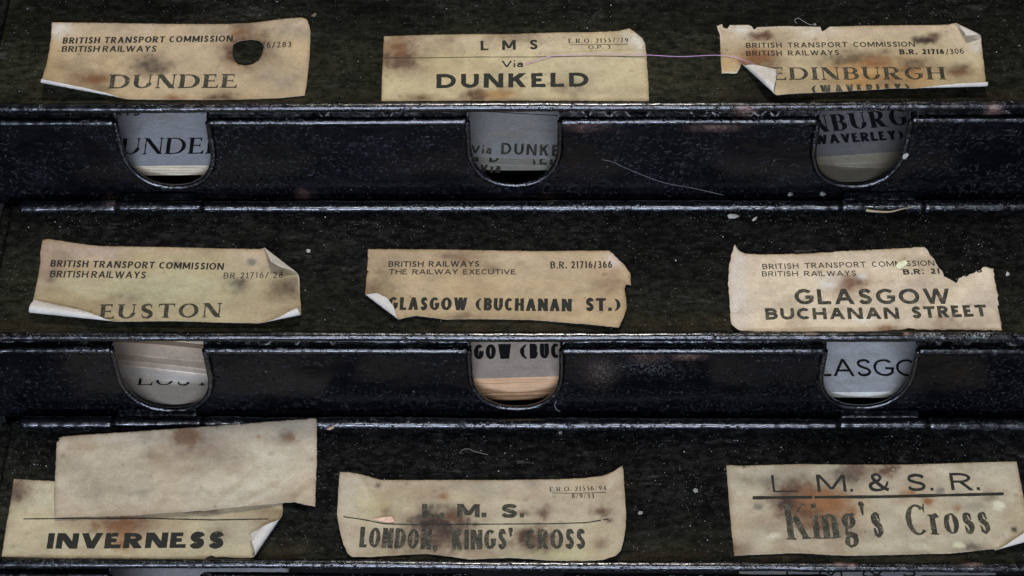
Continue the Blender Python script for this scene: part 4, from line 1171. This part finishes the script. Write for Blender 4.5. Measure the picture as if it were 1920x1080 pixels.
def stack(row, cx, yf, yb, inset, label, layers, texts, tilt=0.0, slope=None, tone=(.60, .59, .56), edge=(.66, .60, .50), width=.150, x_off=0.0, rules=(), mm=None, ink=None):
    """pile of labels lying under the lid; yf = photo row of the top sheet's front edge, yb = row where the pile's front ends"""
    top, pd, pn, H = panel_geo[row]
    dz = np.array([0, 1.0, 0])
    a = SL if slope is None else R(slope)
    T = np.array([0, math.cos(a), math.sin(a)]); N = np.array([0, -math.sin(a), math.cos(a)])
    # front edge point: follow the ray until it is `inset` behind the panel
    d = ray(cx, yf); t = (((top - pn * inset) - CAM) @ pn) / (d @ pn); Pf = CAM + d * t
    d2 = ray(cx, yb); t2 = (((top - pn * inset) - CAM) @ pn) / (d2 @ pn); Pb = CAM + d2 * t2
    thick = Pf[2] - Pb[2] if mm is None else mm * .001
    root = empty('label_stack', Pb + np.array([0, .02, 0]))
    tag(root, label, 'paper stack', 'stacks of stored labels inside the boxes')
    sh0 = Sheet(Pf, N, T)
    n = len(layers)
    # layers: (front offset in mm (+ = towards viewer), rotation deg, thickness share)
    tot = sum(l[2] for l in layers); z = 0.0
    first = None
    for i, ly in enumerate(layers):
        fo, rot, tk = ly[:3]
        th = thick * tk / tot
        if mm is not None: fo = fo - z * 850
        nx, nyv = 30, 8
        xs = np.linspace(-width / 2, width / 2, nx) + x_off; ys = np.linspace(0, .050, nyv)
        X, Y = np.meshgrid(xs, ys, indexing='ij')
        cr, sr = math.cos(R(rot + tilt)), math.sin(R(rot + tilt))
        fo_ = fo * .001
        bow = .00025 * np.sin(X * 60 + i * 1.7) + .0001 * np.sin(X * 170 + i)
        Xr = X * cr - (Y - fo_) * sr; Yr = X * sr + (Y - fo_) * cr + (.00018 * np.sin(X * 90 + i * 2.2))
        topz = -z + (bow if i else 0) * min(1, th / .0006)
        g = .0
        Pt = Pf + Xr[..., None] * XA + Yr[..., None] * T + (topz + 0 * X)[..., None] * N
        z += th
        Pu = Pf + Xr[..., None] * XA + Yr[..., None] * T + (-z + g + 0.00006 + 0 * X)[..., None] * N
        # vertical front face: lower edge stays under the upper one
        V = np.vstack([Pt.reshape(-1, 3), Pu.reshape(-1, 3)]); k = nx * nyv
        F = [(a_ * nyv + b_, (a_ + 1) * nyv + b_, (a_ + 1) * nyv + b_ + 1, a_ * nyv + b_ + 1) for a_ in range(nx - 1) for b_ in range(nyv - 1)]
        Fb = [tuple(q + k for q in f[::-1]) for f in F]
        rim = [a_ * nyv for a_ in range(nx)] + [(nx - 1) * nyv + b_ for b_ in range(1, nyv)] + [a_ * nyv + nyv - 1 for a_ in range(nx - 2, -1, -1)] + [b_ for b_ in range(nyv - 2, 0, -1)]
        Fs = [(a_, a_ + k, b_ + k, b_) for a_, b_ in zip(rim, rim[1:] + rim[:1])]
        jt = 1 + (rng.random() - .5) * (.22 if i == 0 else .6)
        c = np.array(tone if i == 0 else edge) * jt
        if len(ly) > 3: c = np.array(ly[3])
        # cut edges coloured lighter than the faces, as if catching the front light
        ce = np.clip((np.array(edge) * 1.25 if len(ly) < 4 else c * 1.45), 0, .86)
        Fs = [tuple(q + 2 * k for q in f) for f in Fs]
        cc = np.vstack([np.tile(c, (2 * k, 1)), np.tile(ce, (2 * k, 1))])
        V = np.vstack([V, V])
        ob = mk('sheet', V, F + Fb + Fs, PAPER, root, smooth_=False, col=cc, fcol={'speck': np.full(len(V), .1)})
        if i == 0: first = ob
        lay = [t_ for t_ in texts if t_.get('layer', 0) == i]
        shi = Sheet(Pf - N * (z - th), N, T, base=.0)
        for t_ in lay:
            t_ = dict(t_); t_.pop('layer', None)
            xlo = t_.pop('clip', None)
            put_text(shi, ob, mat=ink or INK_FRESH, off=.00010, **t_)
        if i == 0:
            for ru in rules:
                put_rule(shi, ob, mat=INK_FRESH, off=.0001, **ru)
    return root


rl = random.Random(3)
lay = lambda n, j=.5, ro=.25, tk=(.5, 1.4): [(0, 0, 1.0)] + [(rl.uniform(-j, j), rl.uniform(-ro, ro), rl.uniform(*tk)) for _ in range(n - 1)]
stack('A', 303, 311, 339, .0050, 'neat stack of stored labels printed DUNDEE in the left notch of the top box', [(0, 0, .4)] + lay(9, .5, .15)[1:], tone=(.36, .37, .39), edge=(.60, .53, .40),
      texts=[T_('DUNDEE', 184, 290, 414, 288, 30, .20, .065, serif=.08, track=.13), T_('RAILWAYS', 124, 217, 262, 217, 13, .22, .16, track=.22)])
stack('A', 963, 296, 316, .012, 'loose stack of stored labels printed Via DUNKELD in the middle notch of the top box', [(0, -2.6, .35), (5.3, -2.4, .35), (8.2, -.3, .5)], tone=(.27, .27, .26), edge=(.28, .27, .23), mm=1.1, ink=INK_OLD,
      texts=[T_('Via', 882, 287, 921, 289, 15, .22, .18, track=.18), T_('DUNKELD', 939, 289, 1092, 295, 21, .20, .17, track=.22), T_('DUNKELD', 917, 304, 1068, 311, 21, .20, .17, track=.22, layer=1), T_('a', 886, 303, 897, 303, 15, .22, .18, layer=1), T_('Via', 898, 322, 938, 324, 17, .24, .18, layer=2)],
      rules=[dict(pts=[(885, 208), (1047, 217)], thick=1.3)])
stack('A', 1620, 289, 352, .022, 'fanned stack of stored EDINBURGH (WAVERLEY) labels in the right notch of the top box', [(0, 4, .35), (6.3, 2.6, .3), (9.2, -3, .3), (19, -1, .6)], tone=(.155, .155, .155), edge=(.22, .20, .15), width=.12, mm=2.4,
      texts=[T_('EDINBURGH', 1436, 257, 1740, 231, 31, .25, .06, serif=.08, track=.14), T_('(WAVERLEY)', 1516, 272, 1694, 261, 17, .30, .22, track=.14)])
stack('B', 297, 706, 800, .022, 'untidy fanned stack of bare label edges in the left notch of the middle box', [(-24, -6, .5, (.62, .50, .39)), (-20.5, -5, .7, (.24, .17, .12)), (-12, -6, .5, (.60, .48, .37)), (-7.5, -7.5, .7, (.44, .35, .27)), (-3.8, -6.5, .9, (.60, .50, .40)), (3.4, -4.6, .40, (.62, .57, .50)), (23, -3, .8, (.55, .50, .42))], mm=5.0,
      texts=[T_('EUSTON', 259, 722, 480, 724, 24, .2, .06, serif=.1, track=.16, layer=6)])
stack('B', 966, 708, 785, .0050, 'stack of stored GLASGOW (BUCHANAN ST.) labels in the middle notch of the middle box', [(0, 0, .35)] + lay(15, 1.3, .5)[1:], tilt=1.5, tone=(.44, .37, .30), edge=(.62, .40, .235),
      texts=[T_('GLASGOW', 811, 675.5, 959, 673, 28, .27, .20, track=.12, wx=.75), T_('(BUCHANAN', 976, 673, 1162, 669.5, 28, .27, .20, track=.12, wx=.75)])
stack('B', 1634, 735, 753, .0050, 'stack of white stored GLASGOW labels in the right notch of the middle box', [(0, 0, .9), (.2, .1, .5), (.0, .0, .6)], tone=(.46, .47, .48), edge=(.74, .70, .62),
      texts=[T_('GLASGOW', 1490, 705, 1782, 706, 32, .15, .125, track=.09)])
stack('C', 294, 1180, 1200, .012, 'stack of grey stored labels in the left notch of the lowest box', lay(4), tone=(.26, .26, .27), texts=[])
stack('C', 1640, 1160, 1200, .012, 'stack of stored L M & S labels in the right notch of the lowest box', lay(4), tone=(.14, .14, .14),
      texts=[T_('L M & S', 1475, 1084, 1720, 1082, 24, .16, .12, track=.2, space=.8)])


# ------------------------------------------------------------------ loose bits lying about
def surf_pt(row, px, py, h=.0003):
    """a point on the lid (row A/B/C) or, with 'pA', on the front panel"""
    if row.startswith('p'):
        top, pd, pn, H = panel_geo[row[1]]
        return hit(np.array([px], float), np.array([py], float), top + pn * (h + .0007), pn)[0], pn
    r = rows[row]
    return hit(np.array([px], float), np.array([py], float), r['lid0'] + LN * h, LN)[0], LN


def strand(name, pts, rad, mat, label, cat, group=None):
    """pts: (row, px, py, height mm)"""
    P = np.array([surf_pt(a, x, y, h * .001)[0] for a, x, y, h in pts])
    q = catmull(P, 8); n = len(q); m = 6
    tg = np.gradient(q, axis=0); tg /= np.linalg.norm(tg, axis=1)[:, None]
    u = np.cross(tg, np.array([0.3, .2, 1.0])); u /= np.linalg.norm(u, axis=1)[:, None]; v = np.cross(tg, u)
    th = np.linspace(0, 2 * np.pi, m, endpoint=False)
    rd = np.full(n, rad) if np.isscalar(rad) else np.interp(np.linspace(0, 1, n), np.linspace(0, 1, len(rad)), rad)
    V = np.array([q[i] + rd[i] * (math.cos(t) * u[i] + math.sin(t) * v[i]) for i in range(n) for t in th])
    F = [(i * m + j, (i + 1) * m + j, (i + 1) * m + (j + 1) % m, i * m + (j + 1) % m) for i in range(n - 1) for j in range(m)]
    F += [tuple(range(m)), tuple((n - 1) * m + j for j in range(m))[::-1]]
    return tag(mk(name, V, F, mat), label, cat, group)


def chip(name, row, poly, mat, label, cat, h=.4, t=.5, group=None):
    """small flake: pixel outline, given height above the surface and thickness in mm"""
    P = []
    for k, (x, y) in enumerate(poly):
        p, n = surf_pt(row, x, y, (h + .25 * math.sin(k * 2.3)) * .001); P.append(p)
    P = np.array(P); c = P.mean(0) + n * t * .0004
    m = len(P); V = np.vstack([P, P - n * t * .001, [c], [c - n * t * .0012]])
    F = [(i, (i + 1) % m, 2 * m) for i in range(m)] + [((i + 1) % m + m, i + m, 2 * m + 1) for i in range(m)] + [(i, i + m, (i + 1) % m + m, (i + 1) % m) for i in range(m)]
    return tag(mk(name, V, F, mat, smooth_=False), label, cat, group)


strand('thread', [('A', 985, 121, .8), ('A', 1005, 114, 1.0), ('A', 1035, 105, 1.2), ('A', 1090, 102, 1.5), ('A', 1140, 101, 1.5), ('A', 1212, 103, 2.0), ('A', 1275, 106, 1.5), ('A', 1340, 103.5, 1.5), ('A', 1372, 106, 1.5), ('A', 1396, 113, 2.5), ('A', 1420, 124, 4.0), ('A', 1442, 136, 3.5), ('A', 1460, 139.5, 3.0)],
       .00020, THREAD, 'long mauve thread lying across the DUNKELD and EDINBURGH labels', 'thread')
strand('hair', [('pA', 1128, 299, 0), ('pA', 1150, 304, .4), ('pA', 1175, 316, .8), ('pA', 1240, 341, 1.0), ('pA', 1300, 353, .6), ('pA', 1358, 366, .2)], .00008, HAIR, 'long pale hair stuck to the front of the top box', 'hair')
strand('hair', [('pB', 1043, 752, 0), ('pB', 1040, 760, .3), ('pB', 1044, 768, .3), ('pB', 1050, 771, .2)], .00014, HAIR, 'short crinkled white fibre right of the middle notch of the middle box', 'hair')
strand('hair', [('C', 862, 850, .3), ('C', 868, 843, .5), ('C', 880, 842, .5), ('C', 888, 846, .3), ('C', 915, 853, .3)], .00008, HAIR, 'curled grey fibre on the lowest lid above the LONDON label', 'hair')
strand('hair', [('A', 1494, 44, .3), ('A', 1490, 38, .8), ('A', 1496, 34, 1), ('A', 1502, 37, .8), ('A', 1518, 46, .4), ('A', 1526, 45, .4)], .00012, HAIR, 'fine curly fibre above the top edge of the EDINBURGH label', 'hair')
strand('straw', [('B', 1624, 394, 3.0), ('B', 1640, 396, 2.6), ('B', 1668, 397, 2.6), ('B', 1690, 392, 3.2), ('B', 1712, 388, 3.6)], [.0009, .0007, .0005, .00035, .0002], STRAW, 'dry straw splinter lying against the right hinge knuckle of the middle box', 'straw')
flk = 'small flakes lying on the boxes'
chip('flake', 'B', [(1364, 404), (1368, 401), (1380, 401.5), (1386, 405), (1378, 409), (1367, 409)], FLAKE, 'larger rounded white flake below the hinge of the middle box, right of centre', 'flake', h=.8, group=flk)
chip('flake', 'B', [(1410, 413), (1414, 408), (1420, 406), (1418, 411), (1413, 414)], FLAKE, 'thin white sliver beside the rounded white flake on the middle lid', 'flake', group=flk)
chip('flake', 'B', [(574, 469), (577, 467), (582, 468), (581, 473), (576, 473)], FLAKE, 'tiny round cream crumb to the right of the EUSTON label', 'flake', group=flk)
chip('flake', 'B', [(1886, 516), (1888, 509), (1892, 511), (1893, 515), (1889, 517)], FLAKE, 'tiny white chip right of the torn GLASGOW BUCHANAN STREET label', 'flake', group=flk)
chip('flake', 'B', [(1680, 498), (1684, 492), (1690, 489), (1698, 487), (1702, 493), (1696, 499), (1690, 503), (1683, 502)], YELLOW, 'pale yellow flake lying on the word COMMISSION', 'flake', h=1.2, t=.8, group=flk)
chip('flake', 'A', [(1525, 45), (1528, 43), (1531, 46), (1528, 48)], SCRAP, 'tiny greyish crumb at the top edge of the EDINBURGH label', 'flake', h=1.0, group=flk)
chip('flake', 'pA', [(1692, 296), (1694, 290), (1700, 287), (1704, 290), (1700, 296), (1695, 299)], FLAKE, 'white chip on the rim of the right notch of the top box', 'flake', h=1.8, group=flk)
chip('flake', 'B', [(1477, 366), (1480, 360), (1484, 361), (1487, 364), (1482, 367)], SCRAP, 'greyish crumb on the hinge ledge, the one farther left of the right knuckle', 'flake', h=7, group=flk)
chip('flake', 'B', [(1537, 364), (1540, 359), (1545, 360), (1549, 364), (1543, 367)], SCRAP, 'grey-white crumb on the hinge ledge, just left of the right knuckle', 'flake', h=7, group=flk)
chip('flake', 'C', [(1299, 919), (1303, 915), (1308, 917), (1309, 922), (1303, 924)], SCRAP, 'small ring-like grey scrap left of the King\'s Cross label', 'flake', group=flk)
chip('flake', 'C', [(1196, 962), (1199, 958), (1205, 959), (1205, 963), (1199, 965)], SCRAP, 'small grey scrap right of the LONDON label', 'flake', group=flk)
chip('flake', 'C', [(1047, 811), (1050, 808), (1054, 809), (1053, 813), (1049, 814)], SCRAP, 'small pale scrap under the hinge of the lowest box, centre', 'flake', h=1, group=flk)
chip('splinter', 'C', [(612, 804), (620, 800), (628, 795), (626, 802), (618, 806)], WOOD, 'pinkish splinter on the hinge of the lowest box beside the blank slip', 'wood splinter', h=4.5, t=.6)
chip('splinter', 'C', [(699, 973), (715, 970), (735, 968), (739, 978), (728, 980), (712, 977)], WOOD, 'pinkish shaving of wood lying on the LONDON label', 'wood splinter', h=1.2, t=.4)
chip('flake', 'A', [(583, 30), (590, 24), (594, 26), (590, 31)], plain('brown_crumb', (.12, .08, .05)), 'small brown crumb above the right corner of the DUNDEE label', 'flake', group=flk)


# dust: thousands of grains nobody could count
def dust(row, n, seed, label):
    g = np.random.default_rng(seed)
    V = []; F = []
    top, pd, pn, H = panel_geo[row]
    r = rows[row]; s0 = (r['rail'] - r['lid0']) @ LT; s1 = (r['bead'] - r['lid0']) @ LT
    for i in range(n):
        if g.random() < .84:
            x = g.uniform(XL + .004, XR - .01); s = s0 + .004 + (s1 - s0 - .010) * (g.random() ** .75)
            if g.random() > .15 + 1.6 * max(0.0, float(fbm(x * 28, s * 45, seed + 70, 3)) - .36) + .5 * math.exp(-((s1 - s) / .006)): continue
            p = r['lid0'] + x * XA + s * LT + .00045 * LN; p[0] = x; nn = LN; tt = LT
        else:
            x = g.uniform(XL, XR - .01); v = g.uniform(.004, H - .008)
            if any(abs(x - (hit(np.array([c[0]], float), np.array([c[1]], float), top, pn)[0, 0])) < .029 for c in NOTCH[row]): continue
            p = top + x * XA + v * pd + .0009 * pn; nn = pn; tt = -pd
        s = min(g.lognormal(-9.62, .62), .00050) * (1.0 if nn is LN else .8)
        el = g.uniform(1, 1.6) if g.random() < .9 else g.uniform(4, 9)
        if el > 3: s *= .45
        an = g.uniform(0, math.pi); a = (math.cos(an) * XA + math.sin(an) * tt) * s * el; b = (-math.sin(an) * XA + math.cos(an) * tt) * s
        k = len(V)
        V += [p + a - nn * s * .3, p + b - nn * s * .3, p - a - nn * s * .3, p - b - nn * s * .3, p + nn * s * .6]
        F += [(k, k + 1, k + 4), (k + 1, k + 2, k + 4), (k + 2, k + 3, k + 4), (k + 3, k, k + 4)]
    o = mk('dust', np.array(V), F, DUST, smooth_=False)
    tag(o, label, 'dust', kind='stuff')


dust('A', 4600, 1, 'pale dust grains scattered over the top box')
dust('B', 7000, 2, 'pale dust grains scattered over the middle box')
dust('C', 7000, 3, 'pale dust grains scattered over the lowest box')

for o in bpy.data.objects:
    if '_org' in o: del o['_org']
print('TRIS', sum(len(o.data.polygons) for o in bpy.data.objects if o.type == 'MESH'))
